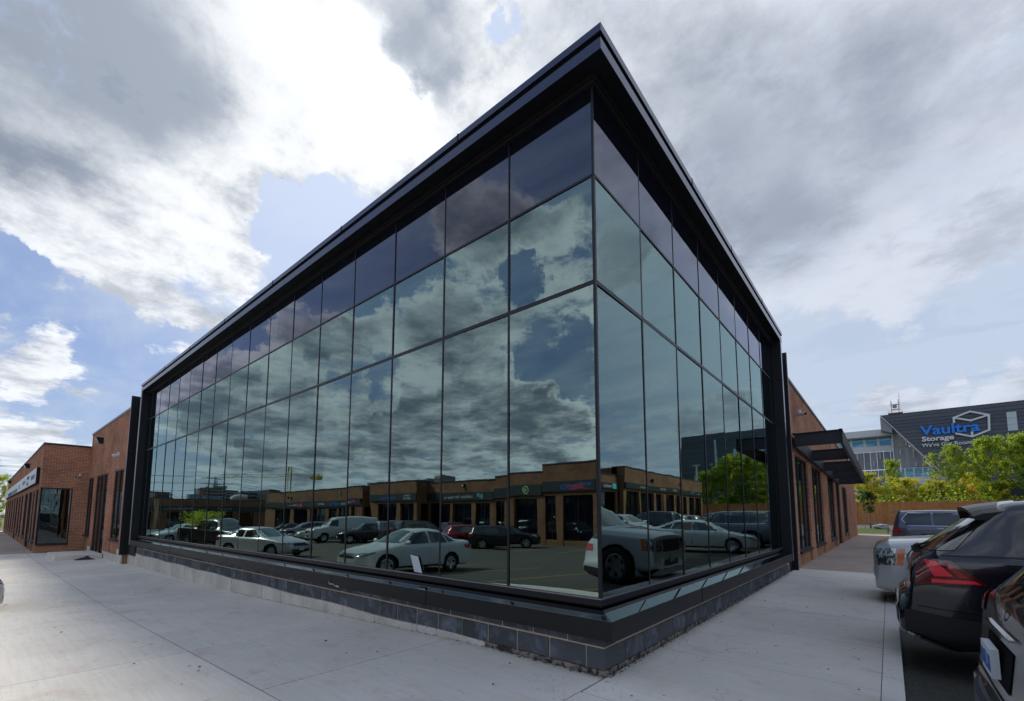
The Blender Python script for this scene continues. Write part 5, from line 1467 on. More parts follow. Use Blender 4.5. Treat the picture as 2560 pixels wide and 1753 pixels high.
def rooftop(x, y, z_, w_, d, h, label):
    t = thing('rooftop_unit', label, 'air conditioner', group='air conditioning units on the shop roofs')
    MB().box(x-w_/2, x+w_/2, y-d/2, y+d/2, z_, z_+h).build('cabinet', mat('unit_grey', (.20, .22, .22), .6), t, bevel=.03)
    MB().tube([(x, y, z_+h), (x, y, z_+h+.12)], .35, 14).build('fan_guard', M_matte, t)
    mb = MB()
    for k in range(5): mb.box(x-w_/2-.01, x+w_/2+.01, y+d/2+.001, y+d/2+.02, z_+.15+k*h*.15, z_+.2+k*h*.15)
    mb.build('louvre', M_matte, t)
rooftop(-31.5, -26.5, 4.2, 2.0, 1.6, 1.25, 'tall grey rooftop unit above the shop beside the hardware store')
rooftop(-34.6, -27, 4.5, 1.6, 1.4, .75, 'low grey rooftop unit left of the tall one')
rooftop(-44, -27.5, 4.3, 2.4, 1.8, 1.0, 'grey rooftop unit above the weddings shop sign')
rooftop(-47.5, -27.5, 4.2, 3.0, 1.8, .75, 'long low rooftop unit at the middle of the mirrored shop row')
rooftop(-56, -28, 4.2, 2.4, 1.8, .8, 'small rooftop unit near the left end of the mirrored shop row')
rooftop(-38, -27.5, 4.5, 1.6, 1.4, .55, 'flat rooftop box on the projecting blinds shop')
MB().box(5.0, 66, -14, -.62, -1.2, 4.3, T=TS).build('rear_block', M_brick2, sb)

# perpendicular wing with the drapery shop
db = thing('drapery_shop', 'low tan brick wing at the far end of the lot with a drapery sign band', 'building')
TD = lambda u, v, z: (-85 + v, -u, z)
shop(db, TD, 8, 33.5, 4.05, (2.02, 2.85), -1.4, [(9.5, 13.2), (15.7, 18.0), (18.7, 20.9), (21.4, 22.3), (22.6, 24.9), (26.3, 29.0), (31.6, 33.0)], 1.88, doors=(3,))
MB().box(13.7, 14.2, .0, .16, -1.4, 3.9, T=TD).build('brick_pilaster', mat('pale_brick', (.5, .33, .18), .85), db)
MB().box(8, 33.5, -12, -.61, -1.4, 3.8, T=TD).build('rear_block', M_brick2, db)
lettering("EDDY'S CUSTOM DRAPERY LTD", .42, M_txtw, db, (-84.857, -19.1, 2.26), (0, 1, 0), .01, .006, width=3.9)
lettering('interiors', .4, M_txtt, db, (-84.857, -24.6, 2.26), (0, 1, 0), .01, width=1.8)
t = thing('rooftop_tank', 'blue grey round tank on the roof of the drapery wing', 'tank', group=None)
MB().tube([(-88, -20.0, 3.8), (-88, -20.0, 4.9)], 1.1, 20).build('tank_shell', mat('tank_blue', (.16, .22, .32), .4, .3), t)
t = thing('rooftop_tank', 'second blue grey round tank on the drapery roof, nearer the white duct', 'tank')
MB().tube([(-88, -22.6, 3.8), (-88, -22.6, 4.7)], 1.0, 20).build('tank_shell', MATS['tank_blue'], t)
t = thing('rooftop_duct', 'white curved duct on the roof of the drapery wing', 'duct')
MB().tube([(-86.5, -25.0, 3.7), (-86.5, -25.2, 4.4), (-86.5, -26.0, 4.75), (-86.5, -28.6, 4.75)], .35, 14).build('duct', M_white, t, smooth=True)

# shops at right (seen in the right hand glass)
eb = thing('shop_row', 'tan brick shops beyond the right lot, mirrored in the glass beside the dark tower', 'building')
TE = lambda u, v, z: (16 - v, u, z)
EBZ = .15
shop(eb, TE, 24.0, 32.5, 5.1, (3.8, 4.3), EBZ, [(24.6, 27.6), (28.2, 32.1)], 3.6, gm=G_window)
shop(eb, TE, 32.52, 55.4, 5.85, (3.92, 4.42), EBZ, [(32.9, 35.5), (36.1, 38.4), (39.0, 40.4), (41.1, 42.9), (43.6, 45.5), (46.0, 47.3), (47.8, 49.4), (50.0, 51.8), (52.4, 54.2)], 3.72, proj=.6, doors=(4,))
MB().box(24, 55.4, -12, -.61, 0, 5.0, T=TE).build('rear_block', M_brick2, eb)
MB().box(32.52, 55.4, -4, -.02, 4.9, 5.75, T=TE).build('raised_front', M_brick2, eb)
def el(text, size, m_, u, z_, wd): return lettering(text, size, m_, eb, (16-.742, u, z_), (0, -1, 0), .008, .003, width=wd)
el('living lighting', .28, M_txtw, 37.6, 4.1, 1.9); el('HARVEST', .26, M_txtw, 43.1, 4.12, 1.1); el('BASKIT', .26, M_txtw, 45.8, 4.12, 1.1); el('OPTIC', .26, M_txtt, 51.3, 4.12, 1.0); el('spa', .26, M_txtw, 53.2, 4.12, .5)
lettering('KEB', .3, M_txtw, eb, (16-.143, 31.0, 3.92), (0, -1, 0), .008, .004, width=.9)
MB().box(31.2, 31.9, .142, .155, 3.83, 4.28, T=TE).build('sign_print', M_txtt, eb)
for u, k_ in ((40.0, 'wall lamp on the raised brick front in the right mirror, left one'), (47.0, 'wall lamp on the raised brick front in the right mirror, right one')):
    t = thing('wall_lamp', k_, 'lamp'); MB().box(u-.16, u+.16, .602, .80, 4.85, 5.08, T=TE).build('housing', M_matte, t, bevel=.02)

# ================================================================== STORAGE BUILDING
st = thing('storage_building', 'tall dark clad storage building with blue and white lettering and a slanting cut corner', 'building')
YS = 105.0
M_clad = [mat('dark_cladding_%d' % i, c, .55, .1) for i, c in enumerate([(.085, .10, .125), (.094, .11, .138), (.078, .092, .116)])]
M_lip = mat('shadow_line', (.018, .022, .030), .6)
M_pgrey = mat('panel_grey', (.26, .28, .31), .55, .1); M_pgrey2 = mat('panel_grey_dark', (.20, .215, .24), .55, .1)
M_pwhite = mat('panel_white', (.62, .65, .68), .5)
M_blue = mat('sign_blue', (.015, .24, .90), .45); M_sw = mat('sign_letters_white', (.72, .74, .78), .45)
XR = 34.6
ztop = lambda x: 20.2
def xdiag(z_):      # left boundary of the dark face, cut back as it falls
    return interp([(5.0, 12.9), (8.0, 10.27), (18.0, 3.42), (20.2, 2.0)][0:], 0) if False else (2.0 + (20.2 - z_) * (10.27-2.0)/(20.2-7.99))
i = 0; z_ = 20.2; ch = .62; cr_ = random.Random(12)
while z_ > 1.0:
    z1 = max(z_ - ch, .9)
    xa, xb = xdiag(z_-.01), xdiag(z1+.05)
    mb = MB(); mb.prism([(xa, z_-.012), (XR, z_-.012), (XR, z1+.045), (xb, z1+.045)], 1, YS-.16 - (i % 2)*.01, YS+.1)
    mb.build('cladding_plank', M_clad[cr_.randrange(3)], st, fix=True)
    z_ = z1; i += 1
mb = MB(); mb.prism([(2.1, 20.15), (XR-.05, 20.15), (XR-.05, .9), (xdiag(.9)+.1, .9)], 1, YS-.05, YS+1.0); mb.build('backing_wall', M_lip, st, fix=True)
# white edge and soffit of the cut corner
def slantbar(x0, z0, x1, z1, w_, d0, d1, m_, nm):
    mb = MB(); mb.prism([(x0, z0), (x0+w_, z0), (x1+w_, z1), (x1, z1)], 1, d0, d1); return mb.build(nm, m_, st, fix=True)
slantbar(1.93, 20.2, 12.95, 3.93, .13, YS-.2, YS+3, M_pwhite, 'slant_edge')
mb = MB(); mb.prism([(1.9, 20.1), (3.45, 17.8), (3.45, 16.9), (1.9, 17.6)], 1, YS+.1, YS+8); mb.build('soffit_wedge', M_pgrey, st, fix=True)
bx('roof_cap', 1.9, XR+.05, YS-.22, YS-.1, 20.2, 20.3, M_lip, st)
bx('main_block', 12, XR, YS+1.2, YS+30, .8, 20.1, M_lip, st)
# grey panelled face under the slant
M_seam = M_pgrey2
YG = YS + 2.2
zrows = [10.6, 14.4, 18.0]
mb = MB(); mb.prism([(3.45, 17.75), (3.45, 10.56), (8.25, 10.56)], 1, YG+.06, YG+1); mb.build('grey_backing', M_pgrey2, st, fix=True)
bx('grey_backing', 3.5, 13.5, YG+.06, YG+1.0, .9, 10.55, M_pgrey2, st)
x = 3.5; k = 0
while x < 9.9:
    z_hi = 20.2 - (x + .35 - 1.6)*1.476
    for a, b in ((10.62, 14.36), (14.42, 17.9)):
        bb = min(b, z_hi)
        if bb - a > .2:
            mb = MB(); bz = min(b, 20.2 - (x+.68-1.6)*1.476 + .9); mb.prism([(x+.012, a), (x+.69, a), (x+.69, max(a+.05, min(b, bz))), (x+.012, max(a+.05, min(b, bz+.7)))], 1, YG-.02, YG+.05)
            mb.build('grey_panel', M_pgrey if (k+int(a)) % 3 else mat('panel_grey_light', (.30, .32, .35), .55, .1), st, fix=True)
    x += .70; k += 1
for a, z0, z1 in ((6.1, 12.3, 14.3), (4.3, 12.9, 13.9), (5.2, 14.5, 16.2), (7.3, 10.9, 13.4), (6.3, 10.65, 11.5), (8.6, 10.7, 12.2)):
    bx('light_fin', a, a+.12, YG-.30, YG-.03, z0, z1, M_pwhite, st)
def strip_windows(x0, x1, z0, z1, y, n, frame=M_pwhite):
    for k in range(n):
        a, b = lerp(x0, x1, k/n), lerp(x0, x1, (k+1)/n)
        f = MB().box(a, a+.10, y-.12, y, z0, z1).box(b-.10, b, y-.12, y, z0, z1).box(a+.10, b-.10, y-.119, y, z1-.12, z1).box(a+.10, b-.10, y-.119, y, z0, z0+.10).build('window', frame, st)
        MB().box(a+.10, b-.10, y-.06, y-.02, z0+.10, z1-.12).build('pane', MATS['tower_pane'], f)
glass_mat('tower_pane', 2.2, (.45, .85, 1.0), (.5, .65, .7), .2)
M_bl = mat('blue_blind', (.12, .33, .52), .7)
bx('room_blind', 3.6, 13.2, YG+.3, YG+.4, 1, 10.5, M_bl, st) if False else None
strip_windows(3.6, 9.6, 8.7, 10.5, YG+.0, 5)
bx('floor_band', 3.5, 11.5, YG-.25, YG+.05, 7.4, 8.69, M_pwhite, st)
strip_windows(3.6, 12.4, 5.4, 7.35, YG, 7); bx('floor_band', 3.5, 13.5, YG-.25, YG+.05, 3.9, 5.39, M_pwhite, st); strip_windows(3.6, 13.2, 1.2, 3.85, YG, 7)
bx('blue_blinds', 3.7, 9.5, YG+.02, YG+.055, 8.9, 10.2, M_bl, st); bx('blue_blinds', 3.7, 12.2, YG+.021, YG+.055, 5.6, 7.1, M_bl, st)
bx('corner_pier', 3.35, 3.5, YG-.25, YG+4, .9, 18.0, M_pwhite, st)
# lower wing to the left, set back
YW = YS + 4.5
bx('wing_roof', -22, 3.4, YW-1.6, YW+12, 16.95, 18.2, M_pwhite, st)
bx('wing_soffit', -22, 3.34, YW-1.5, YW, 16.75, 16.949, M_pgrey, st)
k = 0
for a in [(-21.5 + 2.07*j) for j in range(12)]:
    b = a + 2.07
    f = MB().box(a, a+.25, YW-.12, YW, 15.0, 16.74).box(b-.12, b, YW-.12, YW, 15.0, 16.74).box(a+.25, b-.12, YW-.119, YW, 15.0, 15.15).build('window', M_pwhite, st)
    MB().box(a+.25, b-.12, YW-.06, YW-.02, 15.15, 16.74).build('pane', MATS['tower_pane'], f)
bx('blue_blinds', -21.5, 3.3, YW+.05, YW+.1, 15.2, 16.3, M_bl, st)
bx('floor_band', -22, 3.34, YW-.35, YW+.1, 14.1, 14.99, M_pwhite, st)
x = -22
k = 0
while x < 3.3:
    for a, b in ((1.0, 6.9), (7.0, 10.5), (10.6, 14.05)):
        bx('grey_panel', x+.015, min(x+.98, 3.33), YW-.1, YW+.1, a, b-.03, M_pgrey2 if (k+int(a)) % 4 else M_pgrey, st)
    x += 1.0; k += 1
for a, z0, z1 in ((-1.0, 12.3, 14.0), (1.4, 12.6, 14.0), (.4, 11.3, 12.2), (-.2, 9.0, 10.6), (2.4, 10.4, 11.4), (-3.4, 12, 13.4)): bx('light_fin', a, a+.12, YW-.42, YW-.11, z0, z1, M_pwhite, st)
# tall white glazed slots in the dark face
for a, b, z0, z1 in ((17.6, 18.68, 15.5, 18.57), (20.9, 23.0, 12.9, 16.4), (26.2, 26.9, 8.0, 18.8)):
    MB().box(a, b, YS-.24, YS-.05, z0, z1).build('glazed_slot', mat('slot_glass', (.50, .58, .60), .25, .1), st)
    if b - a > 1.5: bx('slot_bar', a+.9, a+1.15, YS-.25, YS-.17, z0, z1, M_clad[0], st)
    for zz in (z0 + (z1-z0)*k_/3 for k_ in (1, 2)): bx('slot_rail', a, b, YS-.245, YS-.241, zz-.03, zz+.03, M_pgrey, st)
# lettering, standing proud
sgv = thing('building_sign', 'large blue and white name sign with a white cube outline on the dark storage building', 'sign')
YL = YS - .42
def vl(text, size, m_, x0, z0, wd, off): return lettering(text, size, m_, sgv, (x0, YL, z0), (1, 0, 0), .11, off, width=wd)
vl('Vaultra', 2.35, M_blue, 7.22, 15.93, 7.35, .055)
vl('Storage', 1.15, M_sw, 7.28, 14.82, 4.05, .035)
vl("We've Got Room For It All", .88, M_sw, 7.25, 13.80, 9.4, .012)
def bar3(p, q, w_=.27):
    d = Vector((q[0]-p[0], 0, q[1]-p[1])).normalized(); n = Vector((-d.z, 0, d.x))*w_/2; e = d*w_*.35
    P_ = Vector((p[0], 0, p[1])) - e; Q_ = Vector((q[0], 0, q[1])) + e
    mb = MB(); mb.prism([((P_+n).x, (P_+n).z), ((P_-n).x, (P_-n).z), ((Q_-n).x, (Q_-n).z), ((Q_+n).x, (Q_+n).z)], 1, YL-.10-bar3.k*.004, YL+.1+bar3.k*.004); bar3.k += 1
    mb.build('cube_outline', M_sw, sgv, fix=True)
bar3.k = 0
Tp, Lf, Rt, Ct, Bt, LB, RB = (13.5, 19.3), (11.5, 18.5), (15.62, 18.42), (13.5, 17.75), (13.5, 15.0), (11.6, 15.75), (15.5, 15.9)
for p, q in ((Tp, Lf), (Tp, Rt), (Lf, Ct), (Ct, Rt), (Rt, RB), (RB, Bt), (Bt, LB), (Lf, (11.5, 17.7)), (Bt, (13.5, 15.75))): bar3(p, q)
# roof antenna frame
an = thing('roof_antenna', 'rust red antenna frame with a dish on the storage building roof', 'antenna')
M_rust = mat('rust_red', (.20, .045, .035), .6)
bx('platform', 3.1, 5.15, YS+.8, YS+3.2, 20.3, 20.75, M_rust, an)
mb = MB()
for a, h in ((3.65, 23.1), (4.65, 23.3)): mb.tube([(a, YS+1.5, 20.7), (a, YS+1.5, h)], .045, 6)
for zz in (21.4, 22.3): mb.box(3.62, 4.7, YS+1.45, YS+1.55, zz, zz+.12)
mb.tube([(3.15, YS+1, 20.7), (3.15, YS+1, 21.2), (5.1, YS+1, 21.2), (5.1, YS+1, 20.7)], .025, 5)
mb.build('frame', M_rust, an)
mb = MB(); mb.tube([(4.8, YS+1.5, 21.2), (4.8, YS+1.5, 24.5)], .025, 5); mb.tube([(3.55, YS+1.5, 22), (3.55, YS+1.5, 23.6)], .02, 5)
for zz in (22.6, 23.2, 23.8): mb.tube([(4.7, YS+1.5, zz), (4.9, YS+1.5, zz)], .02, 4)
mb.build('whip_aerial', M_pgrey2, an)
MB().tube([(4.1, YS+1.2, 21.95), (4.1, YS+1.38, 21.95)], [.34, .30], 18).build('dish', M_pgrey, an)
lp = thing('lamp_post', 'slim pale lamp post with a short arm in front of the storage building', 'lamp post')
MB().tube([(4.0, 93, .8), (4.0, 93, 10.3)], [.12, .06], 8).build('pole', M_pwhite, lp); MB().box(3.45, 4.05, 92.9, 93.1, 10.25, 10.38).build('lamp_head', M_pwhite, lp)
lp = thing('lamp_post', 'white lamp post beside the dark tower in the right hand mirror', 'lamp post')
MB().tube([(20.0, 68, .7), (20.0, 68, 9.3)], [.11, .07], 8).build('pole', M_white, lp); MB().box(19.6, 20.4, 67.9, 68.1, 9.25, 9.4).build('lamp_head', M_white, lp)

# ================================================================== FENCE
fe_ = thing('board_fence', 'tall orange brown cedar board fence along the back of the lot before the trees', 'fence')
def wood_fn(t, b, o):
    p = pos(t); n = t.noise(t.map(p, scale=(7.0, 7.0, .5)), 1.0, 4, .6); f = t.noise(t.map(p, scale=(30, 30, 1.2)), 1.0, 3, .6)
    oi = t.node('ShaderNodeObjectInfo')
    c = t.mix(n, (.34, .125, .038), (.66, .29, .10)); c = t.mix(t.m('MULTIPLY', t.ss(f, .4, .7), .45), c, (.10, .032, .012)); t.l.new(c, b.inputs['Base Color'])
M_wood = mat('cedar', (.38, .15, .05), .75, fn=wood_fn)
FY = 63.0
mb = MB(); fr2 = random.Random(6); x = -30.0
while x < 46:
    w_ = .148; zt_ = 3.10 + fr2.uniform(-.02, .02); dy = fr2.uniform(-.012, .012)
    mb.box(x, x+w_-.012, FY+dy, FY+.022+dy, .66, zt_); x += w_
mb.build('fence_boards', M_wood, fe_, kind='stuff')
x = -30.0
while x < 46:
    MB().box(x-.07, x+.07, FY-.11, FY-.02, .6, 3.20).build('fence_post', M_wood, fe_); x += 2.44
for zz in (.95, 1.9, 2.85): MB().box(-30, 46, FY+.036, FY+.075, zz, zz+.09).build('fence_rail', M_wood, fe_)
MB().box(-30, 46, FY-.03, FY+.06, 3.125, 3.16).build('cap_rail', M_wood, fe_)

# ================================================================== TREES
def leaf_fn(c1, c2, c3):
    def fn(t, b, o):
        p = pos(t); oi = t.node('ShaderNodeObjectInfo')
        n = t.noise(p, .55, 4, .65); f = t.noise(p, 6.0, 2, .6)
        c = t.mix(t.ss(f, .3, .7), c1, c2)
        c = t.mix(t.m('MULTIPLY', t.ss(n, .50, .68), .9), c, c3)
        t.l.new(c, b.inputs['Base Color'])
        tr = t.node('ShaderNodeBsdfTranslucent', ins={'Color': c})
        mx = t.node('ShaderNodeMixShader', ins={0: .50, 1: b.outputs[0], 2: tr.outputs[0]}); t.l.new(mx.outputs[0], o.inputs[0])
    return fn
M_leaf = mat('leaf_green', (.08, .13, .02), .6, spec=.3, fn=leaf_fn((.16, .28, .024), (.44, .54, .05), (.78, .62, .05)))
M_leafy = mat('leaf_yellow', (.18, .18, .02), .6, spec=.3, fn=leaf_fn((.30, .36, .03), (.64, .60, .05), (.86, .56, .05)))
M_leafd = mat('leaf_dark', (.03, .06, .015), .6, spec=.3, fn=leaf_fn((.045, .10, .015), (.10, .17, .025), (.28, .17, .02)))
M_bark = mat('bark', (.16, .14, .12), .9, fn=lambda t, b, o: t.l.new(t.mix(t.noise(t.map(pos(t), scale=(3, 3, 18)), 1, 4, .6), (.08, .07, .06), (.30, .28, .25)), b.inputs['Base Color']))
def tree_meshes(h, r, seed, leaf, n_cl=260, per=26, ls=.13, lo=.16, slim=1.0):
    rn = random.Random(seed); tb = MB()
    lean = Vector((rn.uniform(-.03, .03), rn.uniform(-.03, .03), 1))
    top = lean*h*.93
    tp = [lean*h*f + Vector((rn.uniform(-.01, .01)*h*f, rn.uniform(-.01, .01)*h*f, 0)) for f in (0, .2, .4, .6, .8, .93)]
    tb.tube(tp, [.022*h*.55+.03, .016*h*.55+.02, .011*h*.55+.02, .008*h*.5+.01, .02, .01], 7)
    tips = []
    for k in range(26):
        f = lo + (1-lo)*.92*(k+rn.random())/26
        p = lean*h*f; a = k*2.4 + rn.uniform(-.4, .4)
        env = r*(math.sin(PI*min(1, max(.06, ((f-lo)/(1-lo))**.75)))**.7*.95 + .12)
        ln = env*rn.uniform(.55, 1.08)
        q = p + Vector((math.cos(a)*ln*.5, math.sin(a)*ln*.5, ln*.42*slim)); e = p + Vector((math.cos(a)*ln, math.sin(a)*ln, ln*.95*slim))
        e.z = min(e.z, h*1.0)
        tb.tube([p, q, e], [.05*h/10*(1.1-f)+.012, .03*h/10*(1.1-f)+.008, .006], 5); tips.append((p, q, e, ln))
    trunk = tb.mesh('trunk', M_bark, True)
    lb_ = MB()
    for c in range(n_cl):
        p, q, e, ln = rn.choice(tips); t = rn.random()
        base = (q.lerp(e, t) if rn.random() < .72 else p.lerp(q, .4+.6*t)) + Vector((rn.gauss(0, .16), rn.gauss(0, .16), rn.gauss(0, .15)))*r*.5
        cs = rn.uniform(.16, .36)*r*.55
        for l in range(per):
            d = Vector((rn.gauss(0, 1), rn.gauss(0, 1), rn.gauss(0, .8))); c_ = base + d*cs*.55
            if c_.z < h*lo*.45: continue
            n_ = Vector((rn.uniform(-1, 1), rn.uniform(-1, 1), rn.uniform(.1, 1.2))).normalized()
            u = n_.orthogonal().normalized(); u = Matrix.Rotation(rn.uniform(0, 6.28), 3, n_) @ u; v = n_.cross(u); s_ = ls*rn.uniform(.6, 1.25)
            i = len(lb_.v); lb_.v += [tuple(c_ - u*s_*.5), tuple(c_ + v*s_*.36), tuple(c_ + u*s_*.6), tuple(c_ - v*s_*.36)]
            lb_.f.append((i, i+1, i+2, i+3)); lb_.mi.append(0)
    crown = lb_.mesh('crown', leaf)
    return trunk, crown
TM = [tree_meshes(10.0, 2.4, 1, M_leaf, 380, 30, .23), tree_meshes(10.0, 2.1, 2, M_leaf, 270, 28, .22, slim=1.3), tree_meshes(10.0, 2.8, 3, M_leafy, 360, 30, .23, .10), tree_meshes(10.0, 2.6, 4, M_leafd, 300, 28, .20, .08), tree_meshes(10.0, 1.7, 5, M_leaf, 130, 20, .18, .22, slim=1.5)]
def tree(k, x, y, h, wid, rz, label, leaf=None, zg=.65):
    t = thing('tree', label, 'tree', (x, y, zg), rz, group='trees behind the board fence')
    s_ = h/10
    for nm, me in zip(('trunk', 'crown'), TM[k]):
        o = link(me, nm, t); o.scale = (s_*wid, s_*wid, s_)
        if nm == 'crown' and leaf: o.material_slots[0].link = 'OBJECT'; o.material_slots[0].material = leaf
    return t
TREES = [(1, 2.6, 73, 8.2, .62, .3, None, 'narrow green tree left of the glazed lower storeys of the storage building'),
 (2, .2, 72, 6.6, 1.0, 1.0, None, 'yellowing bushy tree just right of the far end of the brick wing'),
 (2, 3.6, 71, 5.6, 1.2, 2.0, None, 'low yellow green bush tree under the narrow tree'),
 (3, 1.4, 75, 5.0, 1.3, .5, M_leaf, 'low green clump at the left edge of the tree line'),
 (2, 5.3, 74, 4.6, 1.3, 4.0, M_leaf, 'low green clump below the pale window bands'),
 (4, 6.6, 72, 8.6, .8, .6, None, 'thin open tree standing before the diagonal edge of the dark facade'),
 (2, 6.6, 75, 5.4, 1.3, 3.0, None, 'yellow green undergrowth tree beneath the thin open tree'),
 (1, 8.4, 71, 9.3, .62, 2.2, None, 'slender green tree below the word Got'),
 (3, 8.6, 76, 5.2, 1.1, 1.1, M_leaf, 'dense low green tree between the slender tree and the thin one'),
 (0, 11.0, 72, 9.9, .74, 1.4, None, 'full rounded green tree with gold patches covering the end of the slogan'),
 (2, 9.9, 74, 6.2, .9, 5.0, None, 'yellow flecked tree low behind the full rounded one'),
 (0, 13.6, 73, 10.1, .78, 3.1, None, 'tall full green tree rising to the white window slot'),
 (0, 15.9, 72, 10.3, .85, 4.4, None, 'tall green tree at the right edge of the picture'),
 (3, 13.2, 69, 5.8, .9, 2.5, None, 'dark conifer like tree low at the right with a rusty top'),
 (2, 11.6, 69.5, 4.8, 1.2, .2, M_leaf, 'low green scrub tree in front of the dark one'),
 (1, 17.6, 74, 9.5, 1.0, .9, None, 'green tree seen only in the right hand glass beneath the tall white slots'),
 (0, 19.8, 72, 7.8, 1.1, 1.9, None, 'rounded green tree in the right hand glass beside the pale lamp post'),
 (2, 22.2, 74, 6.0, 1.1, 1.9, M_leaf, 'low green tree in the right hand glass at the end of the tree line'),
 (3, 24.8, 72, 4.6, 1.2, .9, M_leaf, 'lowest shrub like tree against the dark tower in the right hand glass'),
 (2, -3.2, 73, 5.0, 1.3, .9, None, 'yellow tree hidden behind the far corner of the brick wing')]
for k, x, y, h, wid, rz, lf, lab in TREES: tree(k, x, y, h, wid, rz, lab, lf)
# undergrowth along the back of the fence, one mass
mb = MB(); ur = random.Random(77)
for c in range(900):
    bx_, by_, bz_ = ur.uniform(-8, 30), ur.uniform(66, 71), ur.uniform(.8, 4.2)*ur.uniform(.6, 1)
    for l in range(16):
        c_ = Vector((bx_ + ur.gauss(0, .35), by_ + ur.gauss(0, .35), bz_ + ur.gauss(0, .35)))
        n_ = Vector((ur.uniform(-1, 1), ur.uniform(-1, 1), ur.uniform(.1, 1.2))).normalized(); u = n_.orthogonal().normalized(); v = n_.cross(u); s_ = .2*ur.uniform(.6, 1.3)
        i = len(mb.v); mb.v += [tuple(c_ - u*s_*.5), tuple(c_ + v*s_*.36), tuple(c_ + u*s_*.6), tuple(c_ - v*s_*.36)]; mb.f.append((i, i+1, i+2, i+3)); mb.mi.append(0)
mb.build('undergrowth', M_leaf, None, kind='stuff', label='tangled green undergrowth massed between the fence and the tree trunks', cat='shrubs')
# small young tree on the lawn, boulder
ytm, ycr = tree_meshes(3.4, .85, 21, M_leafd, 110, 24, .12, .42)
yt = thing('young_tree', 'small staked young tree on the lawn at the end of the brick wing', 'tree', (.75, 49.5, .42)); link(ytm, 'trunk', yt); link(ycr, 'crown', yt)
mb = MB(); st_ = [(.35, 0), (1.15, 0)]
for a, b in st_: mb.tube([(.75+a-.75, 0, 0), (.75+a-.75, 0, 1.5)], .025, 5)
mb.build('stakes', M_bark, yt).location = (-.75, 0, 0)
bmr = bmesh.new(); bmesh.ops.create_icosphere(bmr, subdivisions=3, radius=1)
for v in bmr.verts:
    n_ = noise.noise(v.co*1.4)*.35 + noise.noise(v.co*4)*.08; v.co *= 1+n_; v.co.x *= .95; v.co.y *= .6; v.co.z *= .42
me = bpy.data.meshes.new('boulder'); bmr.to_mesh(me); bmr.free(); me.materials.append(mat('boulder_stone', (.26, .27, .29), .85, fn=lambda t, b, o: t.l.new(t.mix(t.noise(pos(t), 3, 5, .7), (.14, .15, .17), (.42, .42, .44)), b.inputs['Base Color'])))
me.transform(Matrix.Diagonal((.62, .62, .75, 1))); link(me, 'boulder', None, (1.55, 49.9, .50), label='low grey boulder on the lawn beside the young tree', cat='rock')
# trees at the far left edge of the picture
tree(3, -80, -2.4, 7.2, .8, .4, 'green tree past the far end of the shop unit at the left edge', M_leaf, -1.0)
tree(2, -86, -4.2, 5.6, 1.0, 1.4, 'yellowing tree low behind the one at the left edge', None, -1.0)
tree(3, -79, -4.4, 4.0, 1.2, 2.4, 'dark leafy clump low at the left edge', None, -1.0)
# branches in the pickup bed
mb = MB(); br_ = random.Random(31)
for c in range(90):
    b_ = Vector((-32.2 + br_.uniform(-1.2, 1.5), -5.7 + br_.uniform(-.7, .7), .80 + br_.uniform(0, .75)))
    for l in range(16):
        c_ = b_ + Vector((br_.gauss(0, .14), br_.gauss(0, .14), br_.gauss(0, .12))); n_ = Vector((br_.uniform(-1, 1), br_.uniform(-1, 1), br_.uniform(.1, 1.2))).normalized(); u = n_.orthogonal().normalized(); v = n_.cross(u); s_ = .12
        i = len(mb.v); mb.v += [tuple(c_ - u*s_*.5), tuple(c_ + v*s_*.36), tuple(c_ + u*s_*.6), tuple(c_ - v*s_*.36)]; mb.f.append((i, i+1, i+2, i+3)); mb.mi.append(0)
mb.build('cut_branches', M_leaf, None, kind='stuff', label='heap of leafy green branches filling the charcoal pickup bed', cat='branches')

# ================================================================== SKYLINE IN THE LONG MIRROR
def slabtower(x, y0, y1, z1, floors, m1, m2, label, z0=-2, depth=18):
    t = thing('tower_block', label, 'building', group='tower blocks on the skyline')
    MB().box(x-depth, x, y0, y1, z0, z1).build('wall', m2, t)
    h = (z1-z0)/floors
    for k in range(floors): MB().box(x-.4, x+.5, y0-.3, y1+.3, z0+k*h+.1, z0+k*h+h*.42).build('balcony_band', m1, t)
    return t
M_tw = mat('tower_pale', (.36, .38, .38), .8); M_td = mat('tower_dark', (.05, .06, .07), .5); M_tb = mat('tower_brick', (.30, .13, .09), .85); M_tg = mat('tower_green', (.24, .26, .15), .8)
t = slabtower(-250, -82, -74, 13.8, 11, M_tw, M_td, 'pale banded apartment tower on the mirrored skyline right of the pylon')
t = slabtower(-248, -74, -67, 14.6, 11, M_tw, M_td, 'taller banded apartment tower behind the pylon'); MB().box(-249, -247, -67, -65, -2, 14.0).build('brick_end', M_tb, t); MB().box(-256, -250, -76, -70, 14.6, 15.8).build('plant_room', M_tg, t)
slabtower(-282, -104.5, -99.5, 15.6, 12, M_tw, M_td, 'narrow banded tower farther right under the crane')
slabtower(-190, -70.5, -64, 10.2, 8, M_tg, M_td, 'olive block rising over the shop roofs under the crane'); slabtower(-182, -76.5, -72, 11.4, 8, M_tg, M_td, 'olive block with aerials beside the taller shops')
slabtower(-233, -50.2, -44, 11.2, 9, mat('tower_brown', (.16, .12, .09), .8), M_td, 'brown flat roofed office block at the left of the mirrored skyline'); slabtower(-254, -47.3, -43, 12.2, 9, mat('tower_pink', (.5, .26, .2), .8), M_tb, 'pinkish tower at the left end of the mirrored skyline')
MB().box(-95, -94, -60, -28, -1, 3).build('far_tree_line', M_leafd, None, kind='stuff', label='dark belt of trees beneath the mirrored tower blocks', cat='trees') if False else None
